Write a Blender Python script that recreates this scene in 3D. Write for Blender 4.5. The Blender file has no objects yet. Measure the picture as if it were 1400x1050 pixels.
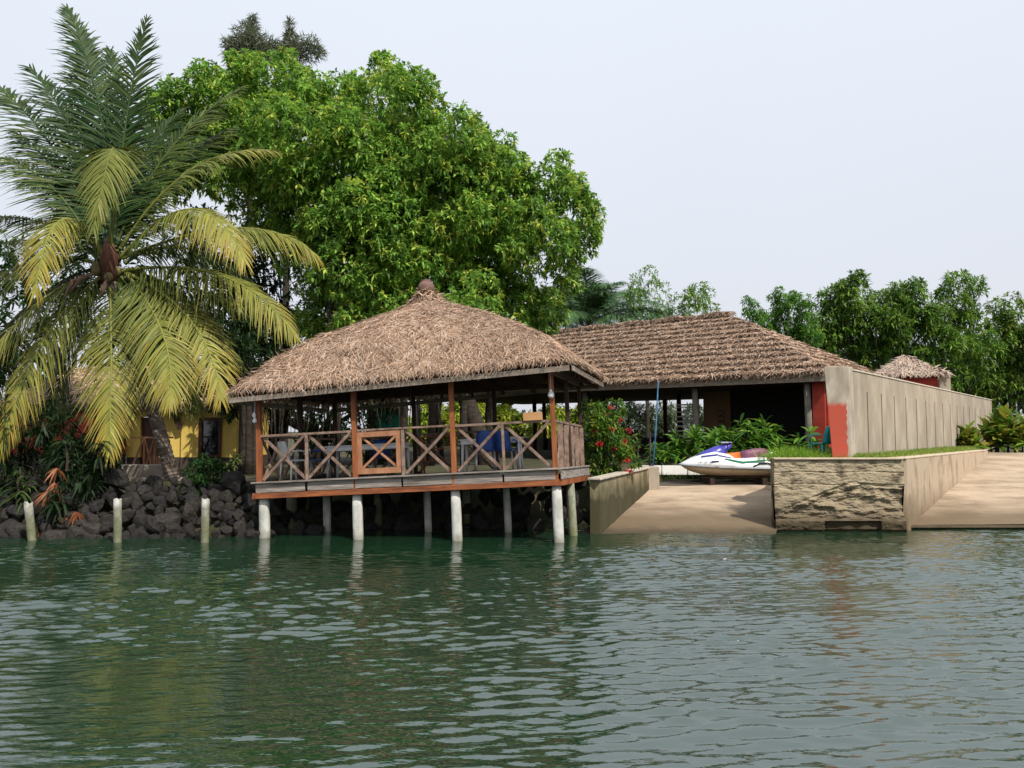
import bpy, math, random
import numpy as np
from mathutils import Matrix, Vector
R = math.radians
rng = np.random.default_rng(7); random.seed(7)
sc = bpy.context.scene; C = sc.collection
# ------------------------------------------------------------ camera, sky, sun
EYE = 2.3; F = 1040.0; PITCH = math.atan(65 / F)
cam = bpy.data.objects.new('camera', bpy.data.cameras.new('camera')); C.objects.link(cam)
cam.location = (0, 0, EYE); cam.rotation_euler = (R(90) + PITCH, 0, 0)
cam.data.sensor_width = 36; cam.data.lens = 36 * F / 1400; cam.data.clip_end = 2000
sc.camera = cam
SUN = Vector((.38, -.50, .76)).normalized()
w = bpy.data.worlds.new('World'); sc.world = w; w.use_nodes = True
nt = w.node_tree; nt.nodes.clear()
sky = nt.nodes.new('ShaderNodeTexSky'); sky.sky_type = 'NISHITA'; sky.sun_disc = False
sky.sun_elevation = math.asin(SUN.z); sky.sun_rotation = math.atan2(SUN.x, SUN.y)
sky.dust_density = 4; sky.air_density = 1.2
tc = nt.nodes.new('ShaderNodeTexCoord'); sx = nt.nodes.new('ShaderNodeSeparateXYZ')
rp = nt.nodes.new('ShaderNodeValToRGB'); mx = nt.nodes.new('ShaderNodeMixRGB'); bg = nt.nodes.new('ShaderNodeBackground'); wo = nt.nodes.new('ShaderNodeOutputWorld')
e = rp.color_ramp.elements
e[0].position = 0; e[0].color = (.69, .705, .765, 1); e[1].position = .55; e[1].color = (.79, .845, .93, 1)
sc10 = nt.nodes.new('ShaderNodeVectorMath'); sc10.operation = 'SCALE'; sc10.inputs['Scale'].default_value = 10
nt.links.new(tc.outputs['Generated'], sx.inputs[0]); nt.links.new(sx.outputs['Z'], rp.inputs[0])
cn = nt.nodes.new('ShaderNodeTexNoise'); cn.inputs['Scale'].default_value = 1.6; cn.inputs['Detail'].default_value = 4
cr_ = nt.nodes.new('ShaderNodeMapRange'); cr_.inputs['To Min'].default_value = .96; cr_.inputs['To Max'].default_value = 1.04; cm = nt.nodes.new('ShaderNodeVectorMath'); cm.operation = 'SCALE'
nt.links.new(tc.outputs['Generated'], cn.inputs['Vector']); nt.links.new(cn.outputs['Fac'], cr_.inputs['Value']); nt.links.new(rp.outputs[0], cm.inputs[0]); nt.links.new(cr_.outputs[0], cm.inputs['Scale'])
nt.links.new(cm.outputs[0], sc10.inputs[0]); mx.inputs[0].default_value = .88
nt.links.new(sky.outputs[0], mx.inputs[1]); nt.links.new(sc10.outputs[0], mx.inputs[2])
nt.links.new(mx.outputs[0], bg.inputs[0]); bg.inputs[1].default_value = .1
nt.links.new(bg.outputs[0], wo.inputs[0])
sl = bpy.data.lights.new('sun', 'SUN'); sl.energy = 4.0; sl.angle = R(.6); sl.color = (1, .95, .86)
so = bpy.data.objects.new('sun', sl); C.objects.link(so); so.rotation_euler = SUN.to_track_quat('Z', 'Y').to_euler(); so.location = (5, -5, 30)
sc.view_settings.view_transform = 'Standard'; sc.view_settings.look = 'None'; sc.view_settings.exposure = .2; sc.view_settings.gamma = 1
sc.render.engine = 'CYCLES'
sc.cycles.max_bounces = 6; sc.cycles.diffuse_bounces = 3; sc.cycles.glossy_bounces = 3; sc.cycles.transmission_bounces = 3; sc.cycles.transparent_max_bounces = 4
sc.cycles.use_denoising = True; sc.cycles.caustics_reflective = False; sc.cycles.caustics_refractive = False

cp, sp_ = math.cos(PITCH), math.sin(PITCH)
def P(px, py, Y):
    x, y = px - 700, 525 - py
    dy = F * cp - y * sp_; dz = F * sp_ + y * cp
    return Vector((x / dy * Y, Y, EYE + dz / dy * Y))

# ------------------------------------------------------------ materials
def nodes(name):
    m = bpy.data.materials.new(name); m.use_nodes = True
    return m, m.node_tree, m.node_tree.nodes['Principled BSDF']
def mat(name, c1, c2=None, scale=(6, 6, 6), rough=.75, bump=.0, bscale=None, c3=None, detail=6, spec=.3, lo=.35, hi=.65, dist=.02, metal=0):
    m, t, b = nodes(name); N = t.nodes; L = t.links
    b.inputs['Roughness'].default_value = rough; b.inputs['Specular IOR Level'].default_value = spec; b.inputs['Metallic'].default_value = metal
    if c2 is None:
        c2 = tuple(v * .75 for v in c1)
    co = N.new('ShaderNodeTexCoord'); mp = N.new('ShaderNodeMapping'); mp.inputs['Scale'].default_value = scale
    no = N.new('ShaderNodeTexNoise'); no.inputs['Scale'].default_value = 1; no.inputs['Detail'].default_value = detail; no.inputs['Roughness'].default_value = .65
    r = N.new('ShaderNodeValToRGB'); r.color_ramp.elements[0].position = lo; r.color_ramp.elements[0].color = (*c2, 1)
    r.color_ramp.elements[1].position = hi; r.color_ramp.elements[1].color = (*c1, 1)
    if c3 is not None:
        q = r.color_ramp.elements.new((lo + hi) / 2); q.color = (*c3, 1)
    L.new(co.outputs['Object'], mp.inputs[0]); L.new(mp.outputs[0], no.inputs['Vector']); L.new(no.outputs['Fac'], r.inputs[0]); L.new(r.outputs[0], b.inputs['Base Color'])
    if bump:
        n2 = N.new('ShaderNodeTexNoise'); n2.inputs['Scale'].default_value = 1; n2.inputs['Detail'].default_value = 8
        m2 = N.new('ShaderNodeMapping'); m2.inputs['Scale'].default_value = bscale or tuple(s * 3 for s in scale)
        bp = N.new('ShaderNodeBump'); bp.inputs['Strength'].default_value = bump; bp.inputs['Distance'].default_value = dist
        L.new(co.outputs['Object'], m2.inputs[0]); L.new(m2.outputs[0], n2.inputs['Vector']); L.new(n2.outputs['Fac'], bp.inputs['Height']); L.new(bp.outputs[0], b.inputs['Normal'])
    return m
def leafmat(name, rough=.5, trans=.4, spec=.25):
    m, t, b = nodes(name); N = t.nodes; L = t.links
    a = N.new('ShaderNodeAttribute'); a.attribute_name = 'tint'
    b.inputs['Roughness'].default_value = rough; b.inputs['Specular IOR Level'].default_value = spec
    L.new(a.outputs['Color'], b.inputs['Base Color'])
    if trans:
        tr = N.new('ShaderNodeBsdfTranslucent'); mi = N.new('ShaderNodeMixShader'); mi.inputs[0].default_value = trans
        L.new(a.outputs['Color'], tr.inputs[0]); L.new(b.outputs[0], mi.inputs[1]); L.new(tr.outputs[0], mi.inputs[2])
        L.new(mi.outputs[0], N['Material Output'].inputs[0])
    return m
def addstain(m, zlo, zhi, col, scale=5, coord='Z', amount=.9):
    """algae / paint zone below a ragged height in world z"""
    t = m.node_tree; N = t.nodes; L = t.links; b = N['Principled BSDF']
    src = b.inputs['Base Color'].links[0].from_socket
    g = N.new('ShaderNodeNewGeometry'); s = N.new('ShaderNodeSeparateXYZ'); L.new(g.outputs['Position'], s.inputs[0])
    no = N.new('ShaderNodeTexNoise'); no.inputs['Scale'].default_value = scale; no.inputs['Detail'].default_value = 5; L.new(g.outputs['Position'], no.inputs['Vector'])
    ma = N.new('ShaderNodeMath'); ma.operation = 'MULTIPLY_ADD'; ma.inputs[1].default_value = .5 * (zhi - zlo) * 2; L.new(no.outputs['Fac'], ma.inputs[0]); L.new(s.outputs['Z'], ma.inputs[2])
    mr = N.new('ShaderNodeMapRange'); mr.inputs['From Min'].default_value = zlo + .5 * (zhi - zlo); mr.inputs['From Max'].default_value = zhi + .5 * (zhi - zlo)
    mr.inputs['To Min'].default_value = amount; mr.inputs['To Max'].default_value = 0; L.new(ma.outputs[0], mr.inputs['Value'])
    x = N.new('ShaderNodeMixRGB'); L.new(mr.outputs[0], x.inputs[0]); L.new(src, x.inputs[1]); x.inputs[2].default_value = (*col, 1)
    L.new(x.outputs[0], b.inputs['Base Color'])
    return m

M = {}
M['leaf'] = leafmat('leaf'); M['palm'] = leafmat('palm_leaf', .5, .15, .2); M['straw'] = leafmat('straw', .9, .12, .1); M['flower'] = leafmat('flower', .5, .3)
M['bark'] = mat('bark', (.06, .045, .034), (.02, .016, .012), (5, 5, 14), .9, .8, (8, 8, 30))
M['palmbark'] = mat('palm_bark', (.24, .19, .15), (.08, .06, .05), (3, 3, 16), .9, .8, (3, 3, 30), c3=(.15, .115, .09))
M['redwood'] = mat('red_timber', (.36, .12, .04), (.17, .05, .02), (6, 6, 1.2), .6, .3, (40, 40, 3), c3=(.27, .085, .03))
M['redbeam'] = mat('red_beam', (.34, .115, .042), (.13, .042, .018), (1.4, 9, 12), .65, .4, (3, 40, 40), c3=(.24, .075, .028))
M['greywood'] = mat('grey_timber', (.40, .35, .31), (.13, .105, .09), (1.5, 8, 22), .85, .5, (3, 40, 60), c3=(.27, .23, .20))
M['rail'] = mat('rail_timber', (.30, .21, .16), (.12, .075, .055), (5, 5, 5), .75, .3, (20, 20, 20), c3=(.22, .145, .11))
M['gatewood'] = mat('new_timber', (.44, .22, .12), (.28, .12, .06), (6, 6, 3), .7, .2)
M['darkwood'] = mat('dark_timber', (.07, .04, .028), (.03, .018, .013), (5, 5, 2), .8, .2)
M['fascia'] = mat('fascia_timber', (.38, .31, .25), (.20, .155, .12), (1.5, 8, 14), .8, .3, (3, 30, 30))
M['pillar'] = addstain(mat('concrete_pillar', (.62, .61, .56), (.38, .37, .33), (4, 4, 2.5), .85, .4, (14, 14, 9)), -.02, .2, (.17, .15, .09), 6, amount=.75)
M['pillar_old'] = addstain(mat('mossy_pillar', (.40, .40, .36), (.16, .15, .11), (5, 5, 3), .9, .5, (14, 14, 9), c3=(.25, .25, .17)), .1, .9, (.13, .14, .04), 5, amount=.7)
M['stump'] = addstain(mat('concrete_stump', (.50, .49, .45), (.16, .15, .12), (9, 9, 6), .9, .5, (14, 14, 9)), .35, .85, (.12, .13, .045), 9, amount=.75)
M['thatchbase'] = mat('thatch_base', (.22, .145, .10), (.07, .045, .03), (9, 9, 9), .95, 1, (25, 25, 25))
M['pot'] = mat('clay_pot', (.24, .13, .10), (.11, .07, .06), (6, 6, 6), .7, .3)
M['wallconc'] = mat('wall_render', (.41, .345, .27), (.285, .235, .18), (1.3, 1.3, .6), .9, .25, (20, 20, 20), c3=(.335, .28, .215), dist=.01, lo=.38, hi=.62)
M['groove'] = mat('wall_joint', (.09, .065, .045), None, (4, 4, 4), .95)
M['rampconc'] = addstain(mat('ramp_concrete', (.46, .35, .245), (.27, .20, .135), (.7, 1.8, 1), .85, .6, (9, 26, 9), c3=(.39, .295, .205), dist=.03, lo=.38, hi=.62), .2, .5, (.13, .092, .052), .9, amount=.9)
addstain(M['rampconc'], .03, .12, (.06, .045, .025), 3, amount=.9)
M['redpaint'] = mat('red_paint', (.42, .05, .03), (.30, .035, .022), (3, 3, 3), .7, .1)
M['yellow'] = mat('yellow_paint', (.80, .58, .15), (.68, .47, .11), (2, 2, 1), .8, .1)
M['brownpaint'] = mat('brown_paint', (.085, .06, .05), (.055, .04, .034), (3, 3, 3), .8, .1)
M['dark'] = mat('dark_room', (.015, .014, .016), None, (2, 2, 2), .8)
M['white'] = mat('white_plastic', (.75, .76, .78), (.62, .63, .66), (5, 5, 5), .35, 0, spec=.5)
M['blue'] = mat('blue_plastic', (.02, .07, .30), (.015, .05, .22), (5, 5, 5), .35, 0, spec=.5)
M['turq'] = mat('turquoise_plastic', (.03, .45, .45), None, (5, 5, 5), .4)
M['card'] = mat('cardboard', (.52, .28, .12), (.46, .24, .10), (4, 4, 4), .8)
M['metal'] = mat('grey_metal', (.38, .38, .38), None, (4, 4, 4), .45, metal=.6)
M['whitewall'] = mat('white_marble', (.85, .82, .78), (.50, .40, .33), (5, 5, 1.6), .6, .1, c3=(.80, .77, .73), lo=.3, hi=.55)
M['boat_white'] = mat('white_gelcoat', (.80, .82, .84), (.70, .71, .72), (3, 3, 3), .2, 0, spec=.6)
M['boat_cream'] = mat('cream_hull', (.60, .47, .33), (.50, .38, .26), (3, 3, 6), .4)
M['boat_blue'] = mat('blue_gelcoat', (.07, .06, .38), (.05, .045, .28), (3, 3, 3), .3)
M['seat'] = mat('maroon_vinyl', (.22, .07, .12), (.13, .05, .09), (5, 5, 5), .5)
M['orange'] = mat('orange_vinyl', (.60, .16, .02), None, (5, 5, 5), .5)
M['green'] = mat('green_stripe', (.02, .28, .14), None, (5, 5, 5), .3)
M['black'] = mat('black_rubber', (.015, .015, .018), None, (5, 5, 5), .5)
M['rock'] = mat('dark_rock', (.034, .030, .028), (.009, .008, .008), (3, 3, 3), .85, .9, (9, 9, 9), c3=(.024, .021, .019), dist=.04)
M['rockl'] = mat('brown_rock', (.055, .046, .038), (.015, .013, .012), (3, 3, 3), .85, .9, (9, 9, 9), dist=.04)
M['soil'] = mat('soil', (.085, .06, .038), (.035, .03, .016), (1.2, 1.2, 1.2), .95, .6, (6, 6, 6), c3=(.05, .055, .022))
M['greenhut'] = mat('green_hut', (.03, .30, .20), None, (2, 2, 2), .8)

# ------------------------------------------------------------ mesh helpers
def obj(name, me, m=None, parent=None):
    o = bpy.data.objects.new(name, me); C.objects.link(o)
    if m is not None:
        if not me.materials: me.materials.append(m)
    if parent is not None:
        o.parent = parent
    return o
def tag(o, label=None, cat=None, group=None, kind=None):
    if label: o['label'] = label
    if cat: o['category'] = cat
    if group: o['group'] = group
    if kind: o['kind'] = kind
    return o
def empty(name, loc, label=None, cat=None, group=None, rz=0):
    o = bpy.data.objects.new(name, None); C.objects.link(o); o.location = loc; o.rotation_euler = (0, 0, rz); o.empty_display_size = .3
    return tag(o, label, cat, group)
def npmesh(V, Fq, col=None, smooth=False):
    V = np.asarray(V, np.float32); Fq = np.asarray(Fq, np.int32); n = Fq.shape[0]; k = Fq.shape[1]
    me = bpy.data.meshes.new('m'); me.vertices.add(len(V)); me.vertices.foreach_set('co', V.ravel())
    me.loops.add(n * k); me.loops.foreach_set('vertex_index', Fq.ravel()); me.polygons.add(n)
    me.polygons.foreach_set('loop_start', np.arange(0, n * k, k, dtype=np.int32))
    if smooth: me.polygons.foreach_set('use_smooth', np.ones(n, bool))
    if col is not None:
        a = me.attributes.new('tint', 'FLOAT_COLOR', 'FACE'); c = np.ones((n, 4), np.float32); c[:, :3] = col; a.data.foreach_set('color', c.ravel())
    me.update(calc_edges=True); return me
def unit(a):
    a = np.asarray(a, float); return a / (np.linalg.norm(a, axis=-1, keepdims=True) + 1e-9)
class Bag:
    """collects quad arrays with tints"""
    def __init__(s): s.V = []; s.F = []; s.Cc = []; s.n = 0
    def add(s, V, Fq, col):
        s.V.append(V); s.F.append(Fq + s.n); s.Cc.append(col); s.n += len(V)
    def mesh(s, smooth=False): return npmesh(np.concatenate(s.V), np.concatenate(s.F), np.concatenate(s.Cc), smooth)
def ribbons(bag, Pp, D, S, L, W, droop=.2, k=2, prof=(.25, 1, .05), c0=None, c1=None, curl=None):
    n = len(Pp); s = np.linspace(0, 1, k + 1); pr = np.interp(s, np.linspace(0, 1, len(prof)), prof)
    L = np.broadcast_to(L, (n,)).reshape(n, 1, 1); W = np.broadcast_to(W, (n,)).reshape(n, 1, 1); dr = np.broadcast_to(droop, (n,)).reshape(n, 1, 1)
    ss = s.reshape(1, -1, 1)
    cen = Pp[:, None] + D[:, None] * L * ss + np.array([0, 0, -1.]) * dr * L * ss ** 2
    if curl is not None: cen = cen + curl[:, None] * L * ss ** 2
    off = S[:, None] * W * .5 * pr.reshape(1, -1, 1)
    V = np.stack([cen - off, cen + off], 2).reshape(-1, 3)
    base = (np.arange(n) * (k + 1) * 2)[:, None]; j = np.arange(k)[None] * 2
    Fq = np.stack([base + j, base + j + 1, base + j + 3, base + j + 2], -1).reshape(-1, 4)
    if c1 is None: c1 = c0
    sm = ((np.arange(k) + .5) / k).reshape(1, -1, 1)
    col = (c0[:, None] * (1 - sm) + c1[:, None] * sm).reshape(-1, 3)
    bag.add(V, Fq, col)
class MB:
    def __init__(s): s.v = []; s.f = []
    def hexa(s, p):
        b = len(s.v); s.v += [tuple(q) for q in p]
        for q in ((0, 3, 2, 1), (4, 5, 6, 7), (0, 1, 5, 4), (1, 2, 6, 5), (2, 3, 7, 6), (3, 0, 4, 7)): s.f.append(tuple(b + i for i in q))
    def box(s, c, d, rz=0, mat4=None):
        c = Vector(c); rot = Matrix.Rotation(rz, 3, 'Z') if mat4 is None else mat4
        s.hexa([c + rot @ Vector((x * d[0] / 2, y * d[1] / 2, z * d[2] / 2)) for z in (-1, 1) for x, y in ((-1, -1), (1, -1), (1, 1), (-1, 1))])
    def bar(s, a, b, w_, h_, up=(0, 0, 1)):
        a = Vector(a); b = Vector(b); d = (b - a); L = d.length; d.normalize(); u = Vector(up)
        if abs(d.dot(u)) > .95: u = Vector((0, 1, 0))
        r = d.cross(u).normalized(); u = r.cross(d).normalized()
        s.hexa([p + r * x * w_ / 2 + u * y * h_ / 2 for p in (a, b) for x, y in ((-1, -1), (1, -1), (1, 1), (-1, 1))])
    def tube(s, pts, rad, n=8, wob=0, cap=True):
        pts = [Vector(p) for p in pts]; b0 = len(s.v); m = len(pts)
        if not hasattr(rad, '__len__'): rad = [rad] * m
        ref = Vector((.31, .95, .05))
        for i, p in enumerate(pts):
            t = (pts[min(i + 1, m - 1)] - pts[max(i - 1, 0)]).normalized()
            a = t.cross(ref)
            if a.length < .05: a = t.cross(Vector((1, 0, 0)))
            a.normalize(); c = t.cross(a)
            for j in range(n):
                an = 2 * math.pi * j / n; rr = rad[i] * (1 + wob * random.uniform(-1, 1))
                s.v.append(tuple(p + a * math.cos(an) * rr + c * math.sin(an) * rr))
        for i in range(m - 1):
            for j in range(n):
                q = b0 + i * n; s.f.append((q + j, q + (j + 1) % n, q + n + (j + 1) % n, q + n + j))
        if cap:
            s.f.append(tuple(b0 + j for j in reversed(range(n)))); s.f.append(tuple(b0 + (m - 1) * n + j for j in range(n)))
    def lathe(s, c, prof, n=16):
        s.tube([Vector(c) + Vector((0, 0, z)) for r_, z in prof], [r_ for r_, z in prof], n)
    def loft(s, rings):
        b0 = len(s.v); n = len(rings[0])
        for r_ in rings: s.v += [tuple(p) for p in r_]
        for i in range(len(rings) - 1):
            for j in range(n):
                q = b0 + i * n; s.f.append((q + j, q + (j + 1) % n, q + n + (j + 1) % n, q + n + j))
        s.f.append(tuple(b0 + j for j in reversed(range(n)))); s.f.append(tuple(b0 + (len(rings) - 1) * n + j for j in range(n)))
    def mesh(s, smooth=False, bevel=0):
        me = bpy.data.meshes.new('m'); me.from_pydata(s.v, [], s.f)
        if smooth: me.polygons.foreach_set('use_smooth', np.ones(len(me.polygons), bool))
        me.update(); return me
    def build(s, name, m, parent=None, smooth=False, bevel=0, off=None):
        if off is not None: s.v = [(x - off[0], y - off[1], z - off[2]) for x, y, z in s.v]
        o = obj(name, s.mesh(smooth), m, parent)
        if bevel:
            md = o.modifiers.new('bevel', 'BEVEL'); md.width = bevel; md.segments = 2; md.limit_method = 'ANGLE'
        return o
def fbm(x, y, seed=0, oct=4, s0=1.0):
    r = np.random.default_rng(seed); out = 0; a = 1.
    for o_ in range(oct):
        for _ in range(3):
            th = r.uniform(0, 6.28); ph = r.uniform(0, 6.28); k = s0 * 2 ** o_ * r.uniform(.8, 1.3)
            out = out + a / 3 * np.sin(k * (x * math.cos(th) + y * math.sin(th)) + ph + 1.3 * np.sin(k * .6 * (x * math.sin(th) - y * math.cos(th)) + ph * 2))
        a *= .5
    return out

# ------------------------------------------------------------ setting: ground, ramps, water
def wall_x(y): return 9.07 + .82 * (y - 17.7)        # retaining wall between bank and right ramp
def rl_x(y): return 2.0 + .46 * (y - 17.3)           # left edge of left ramp
def rr_x(y): return 6.07 + .46 * (y - 17.7)          # right edge of left ramp
def ground_z(x, y):
    x = np.asarray(x, float); y = np.asarray(y, float)
    z = np.full(x.shape, 1.1)
    shore = np.where(x < -5.6, 17.0, 19.2) + .25 * np.sin(x * 1.3)
    left = np.clip((y - shore) / np.where(x < -5.6, 1.1, 1.6), 0, 1) * 1.7 - .6
    z = np.where(x < rl_x(y) - .3, left, z)
    inr = (x >= rl_x(y) - .3) & (x < rr_x(y) + .3)
    ramp = -.7 + np.clip((y - 14.) / 3.3, 0, 1) * .65 + np.clip((y - 17.3) / 4.2, 0, 1) * .55
    z = np.where(inr, np.where(y < 23.3, ramp, 1.15), z)
    blk = (x >= rr_x(y) + .3) & (x < wall_x(y) - .42)
    z = np.where(blk, np.where(y > 17.85, 1.58 - .25 * np.clip((y - 21) / 2, 0, 1), -.8), z)
    rt = x >= wall_x(y) - .42
    z = np.where(rt, np.clip((y - 18.4) * .1425, -2, 1.38) - .25 + np.where(y > 28.4, .18, 0), z)
    z = np.where(y < 14, -1.5, z)
    far = np.clip((y - 40) / 60, 0, 1)
    return z + far * 1.0
def axis(lo, hi, step, far):
    a = np.arange(lo, hi + 1e-6, step); g = []; d = step; p = hi
    while p < far: d *= 1.5; p += d; g.append(p)
    h = []; d = step; p = lo
    while p > -far: d *= 1.5; p -= d; h.append(p)
    return np.array(h[::-1] + list(a) + g)
def gridmesh(xs, ys, zf, smooth=True):
    X, Y = np.meshgrid(xs, ys); Z = zf(X, Y); V = np.stack([X, Y, Z], -1).reshape(-1, 3); nx, ny = len(xs), len(ys)
    i = (np.arange(ny - 1)[:, None] * nx + np.arange(nx - 1)[None]).ravel()
    return npmesh(V, np.stack([i, i + 1, i + nx + 1, i + nx], -1), None, smooth)
g = obj('ground', gridmesh(axis(-22, 34, .2, 600), axis(13, 46, .2, 600), lambda X, Y: ground_z(X, Y) + .03 * fbm(X, Y, 3, 3, 1.5)), M['soil']); tag(g, kind='structure')

wrng = np.random.default_rng(11)
def wave(X, Y):
    Z = np.zeros(X.shape)
    patch = .75 + .45 * fbm(X, Y * 1.6, 21, 2, .5)
    for i in range(110):
        lam = math.exp(wrng.uniform(math.log(.09), math.log(.45))) if i > 8 else wrng.uniform(.7, 1.8); th = wrng.normal(0, .27) + (math.pi * .5) + R(8)
        k = 2 * math.pi / lam; amp = .0034 * lam * math.exp(-(math.log(lam / .15) ** 2) / .6) if i > 8 else .0016 * lam
        ph = wrng.uniform(0, 6.28); warp = .25 * np.sin(X * wrng.uniform(.3, .9) + ph)
        q = np.sin(k * (X * math.cos(th) + Y * math.sin(th) + warp * .25) + ph)
        Z += amp * (q + .25 * q * np.abs(q))
    calm = 1 - .55 * np.clip((Y - 13.5) / 2.5, 0, 1)
    lee = np.exp(-(((X + 2.5) / 5) ** 4)) * np.clip((Y - 14.9) / .8, 0, 1) * .8
    fade = np.clip((16 - np.abs(X)) / 2, 0, 1) * np.clip((Y + 0) / 3, 0, 1)
    Z = Z + 14 * np.clip(Z, 0, None) ** 2
    return Z * patch * calm * (1 - lee) * fade * 1.9
wm, t, b = nodes('water'); N = t.nodes; L = t.links
b.inputs['Base Color'].default_value = (.009, .030, .014, 1); b.inputs['Roughness'].default_value = .015; b.inputs['IOR'].default_value = 2.6; b.inputs['Specular IOR Level'].default_value = .5
co = N.new('ShaderNodeTexCoord'); bp = N.new('ShaderNodeBump'); bp.inputs['Strength'].default_value = .5; bp.inputs['Distance'].default_value = .025
mp = N.new('ShaderNodeMapping'); mp.inputs['Scale'].default_value = (7, 22, 1); mp.inputs['Rotation'].default_value = (0, 0, R(7))
no = N.new('ShaderNodeTexNoise'); no.inputs['Scale'].default_value = 1; no.inputs['Detail'].default_value = 2; no.inputs['Roughness'].default_value = .5
L.new(co.outputs['Object'], mp.inputs[0]); L.new(mp.outputs[0], no.inputs['Vector']); L.new(no.outputs['Fac'], bp.inputs['Height'])
# ripples calm down towards the lee of the bank
s_ = N.new('ShaderNodeSeparateXYZ'); L.new(co.outputs['Object'], s_.inputs[0])
mr = N.new('ShaderNodeMapRange'); mr.inputs['From Min'].default_value = 14.9; mr.inputs['From Max'].default_value = 15.7; mr.inputs['To Min'].default_value = .22; mr.inputs['To Max'].default_value = .14
L.new(s_.outputs['Y'], mr.inputs['Value']); L.new(mr.outputs[0], bp.inputs['Strength']); L.new(bp.outputs[0], b.inputs['Normal'])
wt = obj('water', gridmesh(axis(-16, 16, .06, 500), np.concatenate([axis(3, 20, .035, 300)[:0], np.array([-400, -200, -80, -30, -10, -3, 0, 2]), np.arange(3, 20.01, .028), [23, 30, 60]]), wave), wm); tag(wt, kind='structure')

def ramp_sheet(name, quadf, nx, ny, m, amp=.015, **kw):
    u, v = np.meshgrid(np.linspace(0, 1, nx), np.linspace(0, 1, ny)); X, Y, Z = quadf(u, v)
    Z = Z + amp * fbm(X, Y, 9, 4, 1.2)
    V = np.stack([X, Y, Z], -1).reshape(-1, 3); i = (np.arange(ny - 1)[:, None] * nx + np.arange(nx - 1)[None]).ravel()
    o = obj(name, npmesh(V, np.stack([i, i + 1, i + nx + 1, i + nx], -1), None, True), m); tag(o, kind='structure'); return o
def lr(u, v):
    Y = 14.5 + v * 7.2; X = rl_x(Y) - .05 + u * (rr_x(Y) - rl_x(Y) + .1); Z = np.where(Y < 17.3, (Y - 17.3) * .2, (Y - 17.3) * .178)
    return X, Y, Z
ramp_sheet('boat_ramp', lr, 60, 80, M['rampconc'])
def rr(u, v):
    Y = 18.15 + v * 10.3; X = wall_x(Y) - .1 + u * 26; Z = (Y - 18.15) * .137
    return X, Y, Z + .11
rr_o = ramp_sheet('boat_ramp', rr, 160, 80, M['rampconc'], .02)
mb = MB(); mb.box((wall_x(18.15) + 13, 18.20, .055), (26.2, .2, .06)); k_ = mb.build('ramp_edge', M['rampconc'], bevel=.015); tag(k_, kind='structure'); mb = MB(); mb.box((wall_x(18.15) + 13, 18.42, -.2), (26, .1, .42)); k_ = mb.build('ramp_shade_gap', M['rock']); tag(k_, kind='structure')  # dark box set back under the lip paints in the shaded gap
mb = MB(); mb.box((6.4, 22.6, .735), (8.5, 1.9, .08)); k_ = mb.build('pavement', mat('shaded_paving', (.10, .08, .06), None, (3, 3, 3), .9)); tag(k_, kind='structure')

# ------------------------------------------------------------ foliage builders
def blobs_px(lst, Y, dY=0, zs=1.0):
    out = []
    for b_ in lst:
        px, py, r_ = b_[:3]; y = Y + (b_[3] if len(b_) > 3 else random.uniform(-dY, dY))
        c = P(px, py, y); out.append((np.array(c), r_ * y / F))
    return out
def rosettes(bag, blobs, per_m2, leaf, nleaf, cols, sub=10, subr=.42, inner=.12, droop=.35, aspect=.3, spread=1.0, flat=False, seed=1, squash=1.0):
    r = np.random.default_rng(seed); Cs, Os = [], []
    for c, rad in blobs:
        ns = max(4, int(sub)); d = unit(r.normal(size=(ns, 3))); d[:, 2] *= squash
        sc_ = c + d * rad * r.uniform(.55, .8, (ns, 1)); sr = rad * subr * r.uniform(.7, 1.3, ns)
        for q, s in zip(sc_, sr):
            n = int(per_m2 * 4 * math.pi * s * s * .8) + 2
            o = unit(r.normal(size=(n, 3)) + unit(q - c) * .5 + np.array([0, 0, .35])); rr_ = s * (1 - np.abs(r.normal(0, .22, n)))
            Cs.append(q + o * rr_[:, None] * np.array([1, 1, squash])); Os.append(o)
        n = int(per_m2 * 4 * math.pi * rad * rad * inner) + 1
        o = unit(r.normal(size=(n, 3))); Cs.append(c + o * (rad * r.uniform(.2, .85, n))[:, None]); Os.append(o)
    Cc = np.concatenate(Cs); O = np.concatenate(Os); n = len(Cc)
    pal = np.array(cols, float); ci = r.integers(0, len(pal), n); rc = pal[ci] * r.uniform(.75, 1.25, (n, 1))
    Pp = np.repeat(Cc, nleaf, 0); O2 = np.repeat(O, nleaf, 0); c0 = np.repeat(rc, nleaf, 0) * r.uniform(.8, 1.2, (n * nleaf, 1))
    D = unit(O2 * .5 + unit(r.normal(size=Pp.shape)) * spread + np.array([0, 0, .05]))
    S = unit(np.cross(D, np.array([0, 0, 1.]) + r.normal(0, .35, Pp.shape)))
    Ln = leaf * r.uniform(.65, 1.25, len(Pp))
    ribbons(bag, Pp + D * .1 * leaf, D, S, Ln, Ln * aspect, droop, 2, (.3, 1, .05), c0, c0 * 1.1)
    return Cc
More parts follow.
